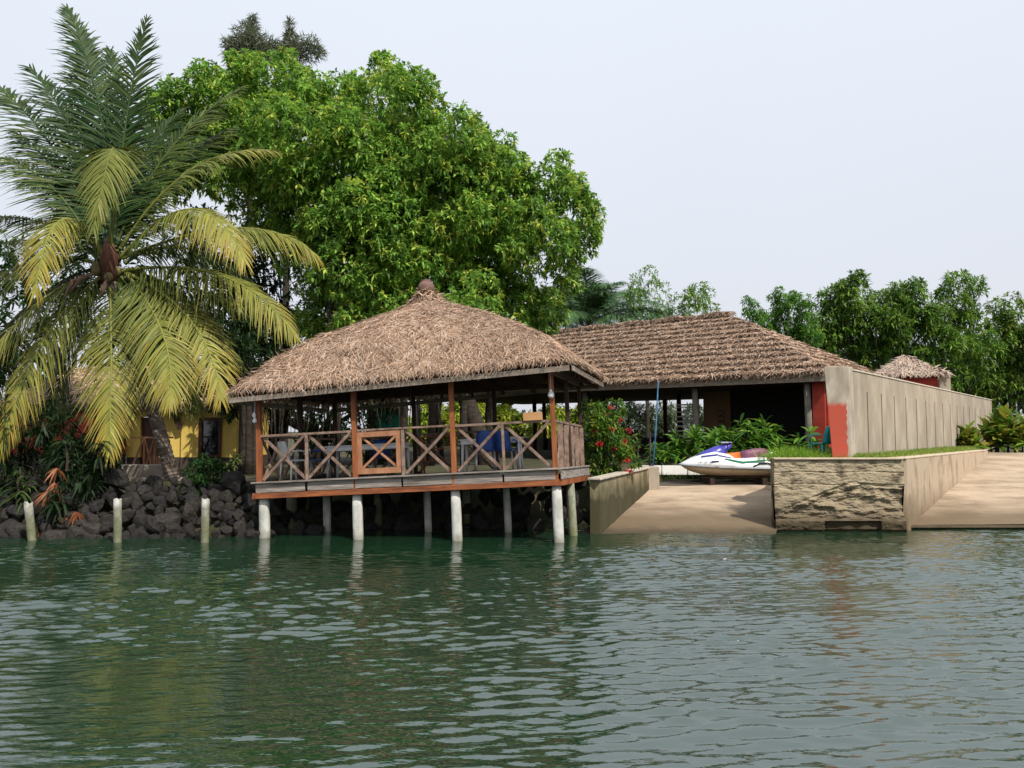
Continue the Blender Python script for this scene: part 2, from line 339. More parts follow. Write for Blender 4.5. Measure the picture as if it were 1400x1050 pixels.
def limbs(name, base, blobs, r0, m, parent, fork=.45, nmax=14, twigs=3, root=True):
    mb = MB(); base = Vector(base); cc = Vector(np.mean([b_[0] for b_ in blobs], 0)); fk = base.lerp(cc, fork)
    fk.x = base.x * .6 + cc.x * .4; fk.y = base.y * .6 + cc.y * .4
    mid = base.lerp(fk, .5) + Vector((random.uniform(-.15, .15), 0, 0))
    mb.tube([base + Vector((0, 0, -.3)), base + Vector((0, 0, .15)), mid, fk], [r0 * 1.35, r0 * 1.1, r0 * .9, r0 * .8], 10, .06)
    for c, rad in blobs[:nmax]:
        c = Vector(c); m1 = fk.lerp(c, .5) + Vector((random.uniform(-.3, .3), random.uniform(-.3, .3), .12 * (c - fk).length * random.uniform(-.3, 1)))
        mb.tube([fk - Vector((0, 0, .1)), m1, c], [r0 * .42, r0 * .2, r0 * .07], 6, .05)
        for _ in range(twigs):
            d = Vector(unit(np.random.default_rng(random.randint(0, 99999)).normal(size=3)) * rad * .85)
            mb.tube([m1.lerp(c, .6), c + d * .5, c + d], [r0 * .08, r0 * .05, r0 * .02], 4)
    return mb.build(name, m, parent, True)
def tree(name, label, cat, base, blobs, r0, cols, leaf, per_m2, nleaf, group=None, seed=1, bark=None, fork=.45, **kw):
    root = empty(name, base, label, cat, group); bag = Bag()
    rosettes(bag, blobs, per_m2, leaf, nleaf, cols, seed=seed, **kw)
    for i, v in enumerate(bag.V): bag.V[i] = v - np.array(base)
    obj('crown', bag.mesh(), M['leaf'], root)
    bl = [(np.array(c) - np.array(base), r_) for c, r_ in blobs]
    limbs('trunk', (0, 0, 0), bl, r0, bark or M['bark'], root, fork)
    return root

# ------------------------------------------------------------ thatched pavilion
TILT = R(2.75); PX, PY = -2.3, 17.0
TM = Matrix.Translation((PX, PY, 0)) @ Matrix.Rotation(-TILT, 4, 'Y') @ Matrix.Rotation(R(-2.4), 4, 'X') @ Matrix.Translation((-PX, -PY, 0))
pav = empty('thatched_pavilion', (PX, PY, 0), 'open timber pavilion on concrete stilts under a pointed thatched roof, standing over the water', 'pavilion')
pav.rotation_euler = (R(-2.4), -TILT, 0); PO = (PX, PY, 0)
FL, FR = Vector((-5.42, 16.6, 0)), Vector((.98, 15.95, 0)); SV = Vector((.88, 3.35, 0)); BL, BR = FL + SV, FR + SV
def at(a, b, u, z): q = a.lerp(b, u); return Vector((q.x, q.y, z))
zf, zr = 1.34, 2.33
def pb(mb, name, m, bevel=0, smooth=False): return mb.build(name, m, pav, smooth, bevel, PO)
ang = math.atan2((FR - FL).y, (FR - FL).x)
def pillar(x, y, r_, m, square=True, top=.97, lean=0):
    mb = MB(); pts = []; n = 12; rings = []
    for i, z in enumerate(np.linspace(-1.2, top, 9)):
        ring = []
        for j in range(n):
            a = 2 * math.pi * j / n + .26; k = 1 / max(abs(math.cos(a)), abs(math.sin(a))) if square else 1; k = min(k, 1.22)
            rr_ = r_ * k * (1 + random.uniform(-.03, .03)) * (.9 if i == 8 else 1)
            ring.append((x + math.cos(a) * rr_ + lean * z, y + math.sin(a) * rr_, z))
        rings.append(ring)
    mb.loft(rings); return pb(mb, 'pillar', m, smooth=True)
for i in range(4):
    q = at(FL, FR, i / 3, 0); o = pillar(q.x + (.06 if i == 0 else 0), q.y + .08, .105, M['pillar'])
for px, Y, r_, m_ in ((445, 17.7, .09, 'pillar'), (583, 17.7, .085, 'pillar'), (692, 17.6, .085, 'pillar'), (780, 17.1, .1, 'pillar_old'), (515, 18.9, .1, 'pillar_old'), (636, 18.9, .1, 'pillar_old'), (397, 18.2, .13, 'pillar_old')):
    q = P(px, 700, Y); pillar(q.x + .05, Y, r_, M[m_], False)
for i in range(4):   # posts
    q = at(FL, FR, i / 3, 0)
    mb = MB(); mb.box((q.x, q.y - .03, 2.18), (.105, .12, 2.42), ang); pb(mb, 'post', M['redwood'], .01)
for u in (.5, 1):
    q = at(FR, BR, u, 0); mb = MB(); mb.box((q.x, q.y, 2.2), (.1, .1, 2.3), ang); pb(mb, 'post', M['darkwood'], .01)
for u in (0, .33, .66):
    q = at(BL, BR, u, 0); mb = MB(); mb.box((q.x, q.y, 2.2), (.1, .1, 2.3), ang); pb(mb, 'post', M['darkwood'], .01)
mb = MB(); q = at(FL, BL, .5, 0); mb.box((q.x, q.y, 2.2), (.1, .1, 2.3), ang); pb(mb, 'post', M['darkwood'], .01)
mb = MB()   # floor planks
for i in range(30):
    a = at(FL, BL, (i + .5) / 30, zf - .02); b2 = at(FR, BR, (i + .5) / 30, zf - .02); mb.bar(a, b2, .13, .035)
pb(mb, 'deck', M['greywood'])
ex = (FR - FL).normalized(); ey = SV.normalized()
off = -ey * .06
mb = MB(); mb.bar(at(FL, FR, -.012, 1.035) + off, at(FL, FR, 1.0, 1.035) + off, .1, .115); pb(mb, 'front_beam', M['redbeam'], .008)
mb = MB(); mb.bar(at(FR, BR, -.02, 1.035) + ex * .1, at(FR, BR, 1.02, 1.035) + ex * .1, .1, .13); mb.bar(at(FL, BL, -.02, 1.035) - ex * .1, at(FL, BL, 1.02, 1.035) - ex * .1, .1, .13)
mb.bar(at(BL, BR, 0, 1.035), at(BL, BR, 1, 1.035), .1, .13)
for u in (.25, .5, .75): mb.bar(at(FL, BL, u, 1.02), at(FR, BR, u, 1.02), .09, .12)
pb(mb, 'joist', M['redwood'], .008)
off2 = -ey * .075
for a_, b_ in ((-.008, .163), (.172, .33), (.336, .492), (.498, .662), (.668, .828), (.834, 1.0)):
    mb = MB(); j = random.uniform(-.012, .012); mb.bar(at(FL, FR, a_, 1.2 + j) + off2, at(FL, FR, b_, 1.2 + j) + off2, .04, .2); pb(mb, 'fascia_board', M['greywood'], .006)
mb = MB(); mb.bar(at(FR, BR, -.03, 1.2) + ex * .14, at(FR, BR, 1.02, 1.2) + ex * .14, .04, .2); pb(mb, 'fascia_board', M['greywood'], .006)
mb = MB(); mb.bar(at(FL, FR, -.02, 1.325) - ey * .09, at(FL, FR, 1.02, 1.325) - ey * .09, .16, .035); mb.bar(at(FR, BR, -.03, 1.325) + ex * .13, at(FR, BR, 1.02, 1.325) + ex * .13, .12, .035); pb(mb, 'kick_board', M['greywood'], .005)
def rail_bay(a, b, m=M['rail'], name='railing', mid=True, top=True, t_=.05):
    mb = MB()
    if top: mb.bar(a + Vector((0, 0, zr)), b + Vector((0, 0, zr)), .085, .05)
    segs = [(0, .5), (.5, 1)] if mid else [(0, 1)]
    n_ = (b - a).normalized().cross(Vector((0, 0, 1)))
    for s0, s1 in segs:
        p, q = a.lerp(b, s0 + .02), a.lerp(b, s1 - .02)
        mb.bar(p + Vector((0, 0, zf + .03)) + n_ * .022, q + Vector((0, 0, zr - .03)) + n_ * .022, .036, .062)
        mb.bar(p + Vector((0, 0, zr - .03)) - n_ * .022, q + Vector((0, 0, zf + .03)) - n_ * .022, .036, .062)
    if mid: c = a.lerp(b, .5); mb.bar(c + Vector((0, 0, zf)), c + Vector((0, 0, zr)), .06, .08)
    pb(mb, name, m, .004)
f0 = [at(FL, FR, i / 3, 0) - ey * .02 for i in range(4)]
g_ = ex * .055
rail_bay(f0[0] + g_, f0[1] - g_); rail_bay(f0[2] + g_, f0[3] - g_)
# gate panel then one cross in the middle bay
ga, gb = f0[1] + g_, f0[1].lerp(f0[2], .47); z0, z1 = zf + .06, zr - .02
mb = MB()
for z in (z0 + .06, z1 - .06): mb.bar(ga + Vector((0, 0, z)), gb + Vector((0, 0, z)), .05, .12)
for p in (ga + ex * .05, gb - ex * .05): mb.bar(p + Vector((0, 0, z0 + .122)), p + Vector((0, 0, z1 - .122)), .1, .05, up=(0, 1, 0))
mb.bar(ga + ex * .1 + Vector((0, 0, z0 + .12)), gb - ex * .1 + Vector((0, 0, z1 - .12)), .03, .05); mb.bar(ga + ex * .1 + Vector((0, 0, z1 - .12)) + ey * .032, gb - ex * .1 + Vector((0, 0, z0 + .12)) + ey * .032, .03, .05)
pb(mb, 'gate_panel', M['gatewood'], .004)
mb = MB(); mb.bar(gb + ex * .05 + Vector((0, 0, zf)), gb + ex * .05 + Vector((0, 0, zr - .026)), .07, .08); mb.bar(ga + Vector((0, 0, zr + .012)), f0[2] - g_ + Vector((0, 0, zr + .012)), .085, .04); pb(mb, 'rail', M['rail'], .004)
rail_bay(gb + ex * .09, f0[2] - g_, mid=False, top=False)
sA, sB, sC = at(FR, BR, 0, 0) + ey * .06, at(FR, BR, .5, 0), at(FR, BR, 1, 0)
rail_bay(sA, sB - ey * .06); rail_bay(sB + ey * .06, sC - ey * .06)
# lattice boards on the side
for u in np.linspace(.1, .9, 5): q = at(FR, BR, u, 0) + ex * .05; mb = MB(); mb.bar(q + Vector((0, 0, zf)), q + Vector((0, 0, zr - .05)) + ey * .1, .1, .02, up=(0, 1, 0)); pb(mb, 'side_slat', M['rail'], .004)
rail_bay(at(FL, BL, .02, 0), at(FL, BL, .48, 0)); rail_bay(at(FL, BL, .52, 0), at(FL, BL, .98, 0)); rail_bay(at(BL, BR, .01, 0), at(BL, BR, .32, 0)); rail_bay(at(BL, BR, .34, 0), at(BL, BR, .65, 0))
# eaves
EV = [Vector((-6.0, 16.15, 0)), Vector((1.42, 15.38, 0)), Vector((2.60, 19.9, 0)), Vector((-4.9, 20.75, 0))]
AP = Vector((-1.80, 18.0, 0)); zE = 3.30
mb = MB()
for i in range(4):
    a, b2 = EV[i], EV[(i + 1) % 4]; c = (AP - (a + b2) / 2).normalized() * .03
    d = (b2 - a).normalized(); mb.bar(a + c + d * .08 + Vector((0, 0, zE - .06 + .036 * (a.x + 2.2))), b2 + c - d * .08 + Vector((0, 0, zE - .06 + .036 * (b2.x + 2.2))), .035, .11)
pb(mb, 'eave_board', M['fascia'], .004)
mb = MB()
for (a, b2) in ((FL, FR), (FR, BR), (BL, BR), (FL, BL)): mb.bar(at(a, b2, -.02, 3.42), at(a, b2, 1.02, 3.42), .1, .13)
for i in range(4):
    a, b2 = EV[i], EV[(i + 1) % 4]
    for u in np.linspace(0, .92, 9):
        q = a.lerp(b2, u); q = q.lerp(AP, .04); mb.bar((q.x, q.y, zE + .03), (AP.x + (q.x - AP.x) * .05, AP.y + (q.y - AP.y) * .05, 5.35), .06, .08)
pb(mb, 'rafter', M['darkwood'])
# roof skin
prof_t = [0, .04, .1, .2, .4, .6, .8, 1.0]; prof_z = [5.78, 5.60, 5.36, 5.18, 4.90, 4.56, 4.11, 3.45]
def roof_pt(th, t, inset=0.0):
    # square-ish outline, rounder towards the apex
    th = np.asarray(th); t = np.asarray(t); u = (th / (math.pi / 2)) % 4; i = np.floor(u).astype(int) % 4; f = u - np.floor(u)
    E = np.array([[p.x, p.y] for p in EV]); A = E[i]; B = E[(i + 1) % 4]; q = A * (1 - f)[..., None] + B * f[..., None]
    c = np.array([AP.x, AP.y]); d = q - c; rr_ = np.linalg.norm(d, axis=-1); dn = d / rr_[..., None]
    rm = 3.75; rnd = np.clip(1 - t, 0, 1) * .55
    rad = rr_ * (1 - rnd) + rm * rnd
    corner = np.exp(-(np.minimum(f, 1 - f) / .06) ** 2); rad = rad - .12 * corner * t
    xy = c + dn * (rad * t)[..., None]
    z = np.interp(t, prof_t, prof_z) + inset + .036 * (xy[..., 0] + 2.2)
    return np.concatenate([xy, z[..., None]], -1)
nth, ntt = 240, 50
th, tt = np.meshgrid(np.linspace(0, 2 * math.pi, nth, endpoint=False), np.linspace(.015, 1, ntt))
V = roof_pt(th, tt); V[..., 2] += .035 * fbm(V[..., 0] * 3, V[..., 1] * 3, 5, 4, 1.0)
bot = roof_pt(th[-1], np.full(nth, .97)); bot[:, 2] -= .10; inn = roof_pt(th[-1], np.full(nth, .1)); inn[:, 2] -= .12
V = np.concatenate([V.reshape(-1, 3), bot, inn]); rows = ntt + 2
i, j = np.meshgrid(np.arange(nth), np.arange(rows - 1)); a_ = (j * nth + i).ravel(); b_ = (j * nth + (i + 1) % nth).ravel()
Fq = np.stack([a_, b_, b_ + nth, a_ + nth], -1)
bag = Bag(); rg = np.random.default_rng(5)
bag.add(V - np.array(PO), Fq, np.tile([.13, .085, .06], (len(Fq), 1)))
STR = np.array([[.56, .39, .28], [.46, .31, .215], [.68, .50, .375], [.30, .19, .13], [.54, .42, .33], [.44, .27, .18], [.13, .08, .058]])
def straws(bag, p, n_, down, Ln, Wd, PO_, rgx, tintmul=1.0, stick=.35):
    n = len(p); side = unit(np.cross(down, n_)); a = rgx.normal(0, .75, n)
    D = unit(down * np.cos(a)[:, None] + side * np.sin(a)[:, None] + n_ * (stick * rgx.uniform(-.1, 1, n))[:, None]); S = unit(np.cross(D, n_) + n_ * rgx.normal(0, .5, n)[:, None])
    c = STR[rgx.choice(7, n, p=[.22, .2, .16, .12, .14, .1, .06])] * rgx.uniform(.75, 1.2, (n, 1)) * tintmul
    curl = side * rgx.normal(0, .45, n)[:, None]
    ribbons(bag, p + n_ * rgx.uniform(-.01, .05, n)[:, None] - np.array(PO_), D, S, Ln, Wd, .25, 3, (.9, 1, .8, .3), c, c * .9, curl)
n = 120000
tz = np.sqrt(rg.uniform(.0004, 1, n)); thx = rg.uniform(0, 2 * math.pi, n)
keep = (thx < math.pi * 1.15) | (thx > math.pi * 1.85) | (rg.uniform(size=n) < .25); tz, thx = tz[keep], thx[keep]
p = roof_pt(thx, tz); p2 = roof_pt(thx, np.clip(tz + .02, 0, 1.03)); p3 = roof_pt(thx + .01, tz); p2[tz > .98] = (p + (p - roof_pt(thx, tz - .02)))[tz > .98]
down = unit(p2 - p); n_ = unit(np.cross(p3 - p, p - p2)); n_ *= np.sign(n_[:, 2:3] + 1e-6)
p[:, 2] += .035 * fbm(p[:, 0] * 3, p[:, 1] * 3, 5, 4, 1.0)
blot = 1 + .12 * fbm(p[:, 0], p[:, 1] * 1.2, 33, 3, 1.6)
straws(bag, p, n_, down, rg.uniform(.08, .26, len(p)), rg.uniform(.006, .017, len(p)), PO, rg, blot[:, None])
# eave fringe
n = 9000; thx = rg.uniform(0, 2 * math.pi, n); tz = rg.uniform(.965, 1.0, n); p = roof_pt(thx, tz); p[:, 2] -= rg.uniform(-.03, .07, n)
down = unit(np.concatenate([(p[:, :2] - np.array([AP.x, AP.y])) * .12, -np.ones((n, 1))], 1)); n_ = unit(np.concatenate([p[:, :2] - np.array([AP.x, AP.y]), np.full((n, 1), .8)], 1))
straws(bag, p, n_, down, rg.uniform(.05, .12, n), rg.uniform(.012, .026, n), PO, rg, .9, .25)
# collar tuft under the pot
n = 900; thx = rg.uniform(0, 2 * math.pi, n); tz = rg.uniform(.02, .1, n); p = roof_pt(thx, tz); p[:, 2] += .04; n_ = unit(np.concatenate([p[:, :2] - np.array([AP.x, AP.y]), np.full((n, 1), .3)], 1)); down = unit(n_ * .4 + np.array([0, 0, -1.]))
straws(bag, p, n_, down, rg.uniform(.15, .3, n), .03, PO, rg, 1.0, .7)
roof = obj('thatch_roof', bag.mesh(), M['straw'], pav)
mb = MB(); mb.lathe((AP.x, AP.y, 5.68), [(.13, -.08), (.17, 0), (.2, .07), (.205, .14), (.18, .21), (.13, .26), (.11, .28), (.13, .305), (.10, .31)], 18)
pot = mb.build('finial_pot', M['pot'], pav, True, 0, PO)
# lamps on posts
def bulb(x, y, z, r_):
    mb = MB(); mb.lathe((x, y, z), [(.02, r_ * 1.6), (.03, r_ * 1.1), (r_ * .75, r_ * .6), (r_, 0), (r_ * .75, -r_ * .65), (.01, -r_)], 12); o = pb(mb, 'lamp', M['white'], smooth=True)
    mb = MB(); mb.tube([(x, y, z + r_ * 1.5), (x + .01, y + .03, z + .35), (x, y + .02, z + .5)], .008, 5); o2 = mb.build('cable', M['metal'], o, False, 0, PO)
q = at(FL, FR, 0, 0); bulb(q.x - .06, q.y - .13, 2.66, .05); bulb(q.x - .07, q.y - .13, 2.78, .045)
q = at(FL, FR, 1, 0); bulb(q.x - .02, q.y - .14, 2.86, .075)

# furniture on the deck (things of their own, following the deck's lean)
def on_deck(o, x, y, rz=0, z=zf):
    o.matrix_world = TM @ Matrix.Translation((x, y, z)) @ Matrix.Rotation(rz, 4, 'Z'); return o
def table(label, x, y, L_, W_, H=.74, rz=0):
    r_ = empty('table', (0, 0, 0), label, 'table'); mb = MB(); mb.box((0, 0, H - .015), (L_, W_, .03)); o = mb.build('tabletop', M['white'], r_, False, .008)
    mb = MB()
    for sy in (-1, 1): mb.box((0, sy * (W_ / 2 - .05), H - .075), (L_ - .12, .025, .09))
    for sx_ in (-1, 1): mb.box((sx_ * (L_ / 2 - .05), 0, H - .075), (.025, W_ - .14, .09))
    mb.build('apron', M['white'], r_)
    for sx_ in (-1, 1):
        for sy in (-1, 1):
            mb = MB(); mb.tube([(sx_ * (L_ / 2 - .09), sy * (W_ / 2 - .09), H - .031), (sx_ * (L_ / 2 - .06), sy * (W_ / 2 - .06), 0)], [.038, .028], 8); mb.build('leg', M['white'], r_, True)
    return on_deck(r_, x, y, rz)
def chair(label, x, y, rz, m, frame=None, z=None, deck=True, name='chair', group=None):
    fm = frame or m; r_ = empty(name, (0, 0, 0), label, 'chair', group)
    mb = MB(); mb.box((0, 0, .44), (.44, .42, .035)); mb.build('seat', m, r_, False, .012)
    rings = []
    for u in np.linspace(0, 1, 9):
        zz = .44 + .44 * u; wd = .21 * (1 - .25 * u ** 3); yy = .21 + .1 * u
        rings.append([(-wd, yy, zz), (-wd * .5, yy + .03, zz), (wd * .5, yy + .03, zz), (wd, yy, zz), (wd * .5, yy + .045, zz), (-wd * .5, yy + .045, zz)])
    mb = MB(); mb.loft(rings); mb.build('backrest', m, r_, True)
    for s in (-1, 1):
        mb = MB(); mb.tube([(s * .22, .2, .65), (s * .245, -.02, .66), (s * .235, -.19, .63), (s * .225, -.2, .45)], .018, 6); mb.build('armrest', m, r_, True)
        for s2 in (-1, 1):
            mb = MB(); mb.tube([(s * .19, s2 * .18, .43), (s * .225, s2 * .22, 0)], [.025, .018], 6); mb.build('leg', fm, r_, True)
    if deck: return on_deck(r_, x, y, rz)
    r_.location = (x, y, z); r_.rotation_euler = (0, 0, rz); return r_
def pxX(px, Y): return (px - 700) / F * Y
table('long white table in the middle bay of the pavilion, behind the timber gate panel', pxX(503, 18) + .1, 18.0, 1.9, .8, rz=ang)
table('white table in the right bay of the pavilion, behind the blue chair', pxX(672, 17.7) + .1, 17.7, 1.45, .75, rz=ang)
chair('blue plastic chair with its back to the water, in front of the right-hand white table', pxX(662, 17) + .1, 17.0, R(186), M['blue'], M['metal'])
chair('blue plastic chair standing to the right of the other one at the right-hand table', pxX(690, 17.3) + .1, 17.15, R(165), M['blue'], M['metal'])
chair('dark blue chair left of the long white table', pxX(432, 17.6) + .1, 17.9, R(100), M['blue'], M['metal'])
chair('white plastic chair in the left bay of the pavilion, near the corner post', pxX(400, 17.4) + .1, 17.4, R(140), M['white'], M['white'])
chair('blue chair at the far side of the long white table', pxX(520, 18.7) + .1, 18.6, R(8), M['blue'], M['metal'])
bx = empty('cardboard_box', (0, 0, 0), 'small closed cardboard box lying on the pavilion rail beside the right corner post', 'box')
mb = MB(); mb.box((0, 0, .085), (.40, .2, .17)); mb.build('carton', M['card'], bx, False, .004)
q = at(FL, FR, .935, 0); on_deck(bx, q.x, q.y, ang, zr + .025)
rk = empty('shelf_rack', (0, 0, 0), 'reddish open rack behind the middle of the pavilion rail', 'rack'); mb = MB()
for z in (.3, .6, .9): mb.box((0, 0, z), (.8, .3, .03))
mb.build('shelf', M['redwood'], rk)
for x in (-.4, .4):
    for y in (-.14, .14): mb = MB(); mb.box((x, y, .46), (.04, .04, .92)); mb.build('upright', M['redwood'], rk); on_deck(rk, pxX(598, 19) + .1, 19.05, ang)

# ------------------------------------------------------------ main thatched house
e_ = Vector((-.771, .637, 0)); nn = Vector((.634, .773, 0)).normalized(); E0 = Vector((8.31, 19.8, 0)); HG = 1.25
K = 1.25; E0 = Vector((8.31 * K, 19.8 * K, 0))
def hp(s, n, z): q = E0 + (e_ * s + nn * n) * K; return Vector((q.x, q.y, EYE + (z - EYE) * K))
HO = hp(9, 4.8, HG); house = empty('thatched_house', HO, 'long open-sided house with a hipped roof of layered thatch, behind the ramp and garden', 'house')
def hb(mb, name, m, bevel=0, par=None, smooth=False): return mb.build(name, m, par or house, smooth, bevel, HO)
zEv, zRd, HW, HL = 3.80, 6.32, 4.8, 18.0
bag = Bag(); rg = np.random.default_rng(8); NC = 12
HOa = np.array(HO)
def face(A, B, Cc, D, dens, ncourse=NC, rows=True):
    """A,B lower edge; D,Cc upper edge (A->D, B->Cc); layered thatch courses"""
    A, B, Cc, D = [np.array(q, float) for q in (A, B, Cc, D)]
    nrm = unit(np.cross(B - A, D - A)); nrm = nrm * np.sign(nrm[2]); wid = np.linalg.norm(B - A)
    for c in range(ncourse):
        v0, v1 = c / ncourse, min(1, (c + 1.25) / ncourse)
        nu = max(8, int(wid / .14)); u = np.linspace(0, 1, nu); lo = (A + (D - A) * v0)[None] * (1 - u)[:, None] + (B + (Cc - B) * v0)[None] * u[:, None]; hi = (A + (D - A) * v1)[None] * (1 - u)[:, None] + (B + (Cc - B) * v1)[None] * u[:, None]
        wv = .035 * fbm(u * wid, u * 0 + c * 3.1, 40 + c, 3, 1.6)[:, None]; dn = unit(A - D)
        lo = lo + dn * wv; lo_t = lo + nrm * (.13 + wv * .9); V = np.concatenate([lo, lo_t, hi + nrm * .02]); i = np.arange(nu - 1)
        Fq = np.concatenate([np.stack([i, i + 1, i + nu + 1, i + nu], -1), np.stack([i + nu, i + nu + 1, i + 2 * nu + 1, i + 2 * nu], -1)])
        bag.add(V - HOa, Fq, np.tile([.16, .105, .075], (len(Fq), 1)))
        wl = np.linalg.norm((hi[-1] - hi[0])) * .5 + np.linalg.norm(lo[-1] - lo[0]) * .5
        n = int(dens * wl); 
        u2 = rg.uniform(0, 1, n); v = rg.beta(1.1, 1.8, n); pl = np.stack([np.interp(u2, u, lo_t[:, k]) for k in range(3)], -1); ph = np.stack([np.interp(u2, u, hi[:, k]) for k in range(3)], -1)
        p = pl * (1 - v)[:, None] + ph * v[:, None]; down = np.tile(unit(A - D), (n, 1)); N3 = np.tile(nrm, (n, 1))
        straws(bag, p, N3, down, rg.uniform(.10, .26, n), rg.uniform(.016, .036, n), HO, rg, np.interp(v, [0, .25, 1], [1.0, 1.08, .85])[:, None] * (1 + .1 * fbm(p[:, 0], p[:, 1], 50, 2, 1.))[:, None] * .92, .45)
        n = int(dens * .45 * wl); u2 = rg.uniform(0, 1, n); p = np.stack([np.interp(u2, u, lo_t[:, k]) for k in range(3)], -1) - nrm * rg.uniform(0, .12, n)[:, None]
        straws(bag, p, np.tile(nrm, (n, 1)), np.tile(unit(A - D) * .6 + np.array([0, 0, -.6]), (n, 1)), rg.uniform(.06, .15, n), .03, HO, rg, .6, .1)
cE0, cE1, cR0, cR1 = hp(0, 0, zEv), hp(HL, 0, zEv), hp(4.8, 4.8, zRd), hp(4.8 + 8.4, 4.8, zRd); cB0, cB1 = hp(0, 9.6, zEv), hp(HL, 9.6, zEv)
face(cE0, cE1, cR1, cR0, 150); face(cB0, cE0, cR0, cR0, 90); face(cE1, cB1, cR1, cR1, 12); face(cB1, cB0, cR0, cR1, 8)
# ridge roll
n = 2600; u2 = rg.uniform(-.02, 1.02, n); p = np.array(cR0)[None] * (1 - u2)[:, None] + np.array(cR1)[None] * u2[:, None]; p[:, 2] += .12 + .04 * np.sin(u2 * 30); a = rg.uniform(-1.3, 1.3, n)
N3 = unit(np.array(nn)[None] * np.sin(a)[:, None] * -1 + np.array([0, 0, 1.]) * np.cos(a)[:, None]); p = p + N3 * .1; down = unit(np.cross(N3, np.array(e_)[None])) * np.sign(a)[:, None]
straws(bag, p, N3, down, .22, .035, HO, rg, .8, .3)
obj('thatch_roof', bag.mesh(), M['straw'], house)
mb = MB(); mb.tube([cR0 + Vector((0, 0, .02)), cR0.lerp(cR1, .5) + Vector((0, 0, .0)), cR1 + Vector((0, 0, .02))], .14, 8); hb(mb, 'ridge_cap', M['thatchbase'])
mb = MB(); z = zEv - .1
mb.bar(hp(.05, .08, z), hp(9, .08, z), .05, .2); mb.bar(hp(9.02, .06, z - .02), hp(17.9, .06, z - .02), .05, .17); mb.bar(hp(.08, .15, z), hp(.08, 9.4, z), .05, .2)
hb(mb, 'eave_board', M['fascia'], .005)
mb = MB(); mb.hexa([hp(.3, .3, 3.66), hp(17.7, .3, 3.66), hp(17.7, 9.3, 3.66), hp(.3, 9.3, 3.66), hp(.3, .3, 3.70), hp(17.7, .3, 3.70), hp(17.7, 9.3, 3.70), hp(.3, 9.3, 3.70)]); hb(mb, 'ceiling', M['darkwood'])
postm = mat('weathered_post', (.24, .22, .18), (.12, .11, .085), (5, 5, 2), .9, .4)
for s, n in ((.75, .45), (4.05, .45), (8.0, .45), (12, .45), (16, .45)) + ((6.5, 8.8), (9.5, 8.8), (12.5, 8.8), (16, 8.8)) + ((6.8, 4.8), (10, 4.8), (13.5, 4.8)):
    q = hp(s, n, 0); mb = MB(); mb.tube([(q.x, q.y, .9), (q.x + .03, q.y, 2.4), (q.x - .01, q.y, 4.06)], [.13, .12, .11], 9, .05); hb(mb, 'post', postm if n < 1 else M['darkwood'], smooth=True)
mb = MB(); mb.bar(hp(.62, .5, 2.45), hp(.3, .5, 2.45), .12, 3.0); mb.bar(hp(.3, .57, 2.45), hp(.3, 9.2, 2.45), .12, 3.0); hb(mb, 'end_wall', M['redpaint'])
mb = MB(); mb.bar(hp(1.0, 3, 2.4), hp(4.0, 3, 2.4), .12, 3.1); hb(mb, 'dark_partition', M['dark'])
bp_ = MB(); bp_.bar(hp(4.02, 2.95, 2.42), hp(4.95, 2.95, 2.42), .1, 3.0); hb(bp_, 'brown_panel', mat('brown_panel', (.22, .13, .07), (.17, .10, .055), (3, 3, 3), .8))
mb = MB()   # carved curl motif on the panel
for z0_, s0_ in ((2.55, 4.32), (2.72, 4.32), (2.9, 4.34)):
    mb.tube([hp(s0_ + .12 * math.cos(a), 2.87, z0_ + .08 * math.sin(a)) for a in np.linspace(.3, 5.6, 10)], .012, 5)
hb(mb, 'carved_motif', M['black'])
mb = MB(); mb.bar(hp(5.1, 2.9, 2.6), hp(5.3, 2.9, 2.6), .06, 2.0); mb.bar(hp(5.35, 2.9, 3.2), hp(5.95, 2.9, 3.2), .06, .06)
for z in np.arange(2.0, 3.15, .16): mb.bar(hp(5.35, 2.9, z), hp(5.9, 2.9, z), .04, .05)
hb(mb, 'louvre_window', M['whitewall'])
mb = MB(); mb.bar(hp(6, 8.9, 1.7), hp(17.5, 8.9, 1.6), .12, .9); mb.bar(hp(1, 9.2, 2.4), hp(6, 9.2, 2.4), .12, 3.0); hb(mb, 'back_wall', M['brownpaint'])
mb = MB(); mb.bar(hp(6.2, 4.9, 1.1), hp(17, 4.9, 1.1), 10.2, .5); hb(mb, 'floor', mat('floor_slab', (.16, .12, .09), None, (2, 2, 2), .8))
# furniture under the house roof
def ptable(label, p, L_, W_, rz):
    o = table(label, 0, 0, L_, W_, .75, 0); o.matrix_world = Matrix.Translation(p) @ Matrix.Rotation(rz, 4, 'Z'); return o
ptable('white table under the big thatched house, left of the green strap-leaved plants', hp(7.6, 2.0, 1.25), 1.5, .8, R(140))
chair('dark blue chair under the big thatched house beside the white table', *hp(8.6, 1.7, 0)[:2], R(150), M['blue'], M['blue'], z=1.1, deck=False)
chair('turquoise plastic chair in the grass just left of the red wall pillar', pxX(1124, 19.3), 19.3, R(200), M['turq'], M['turq'], z=1.56, deck=False)

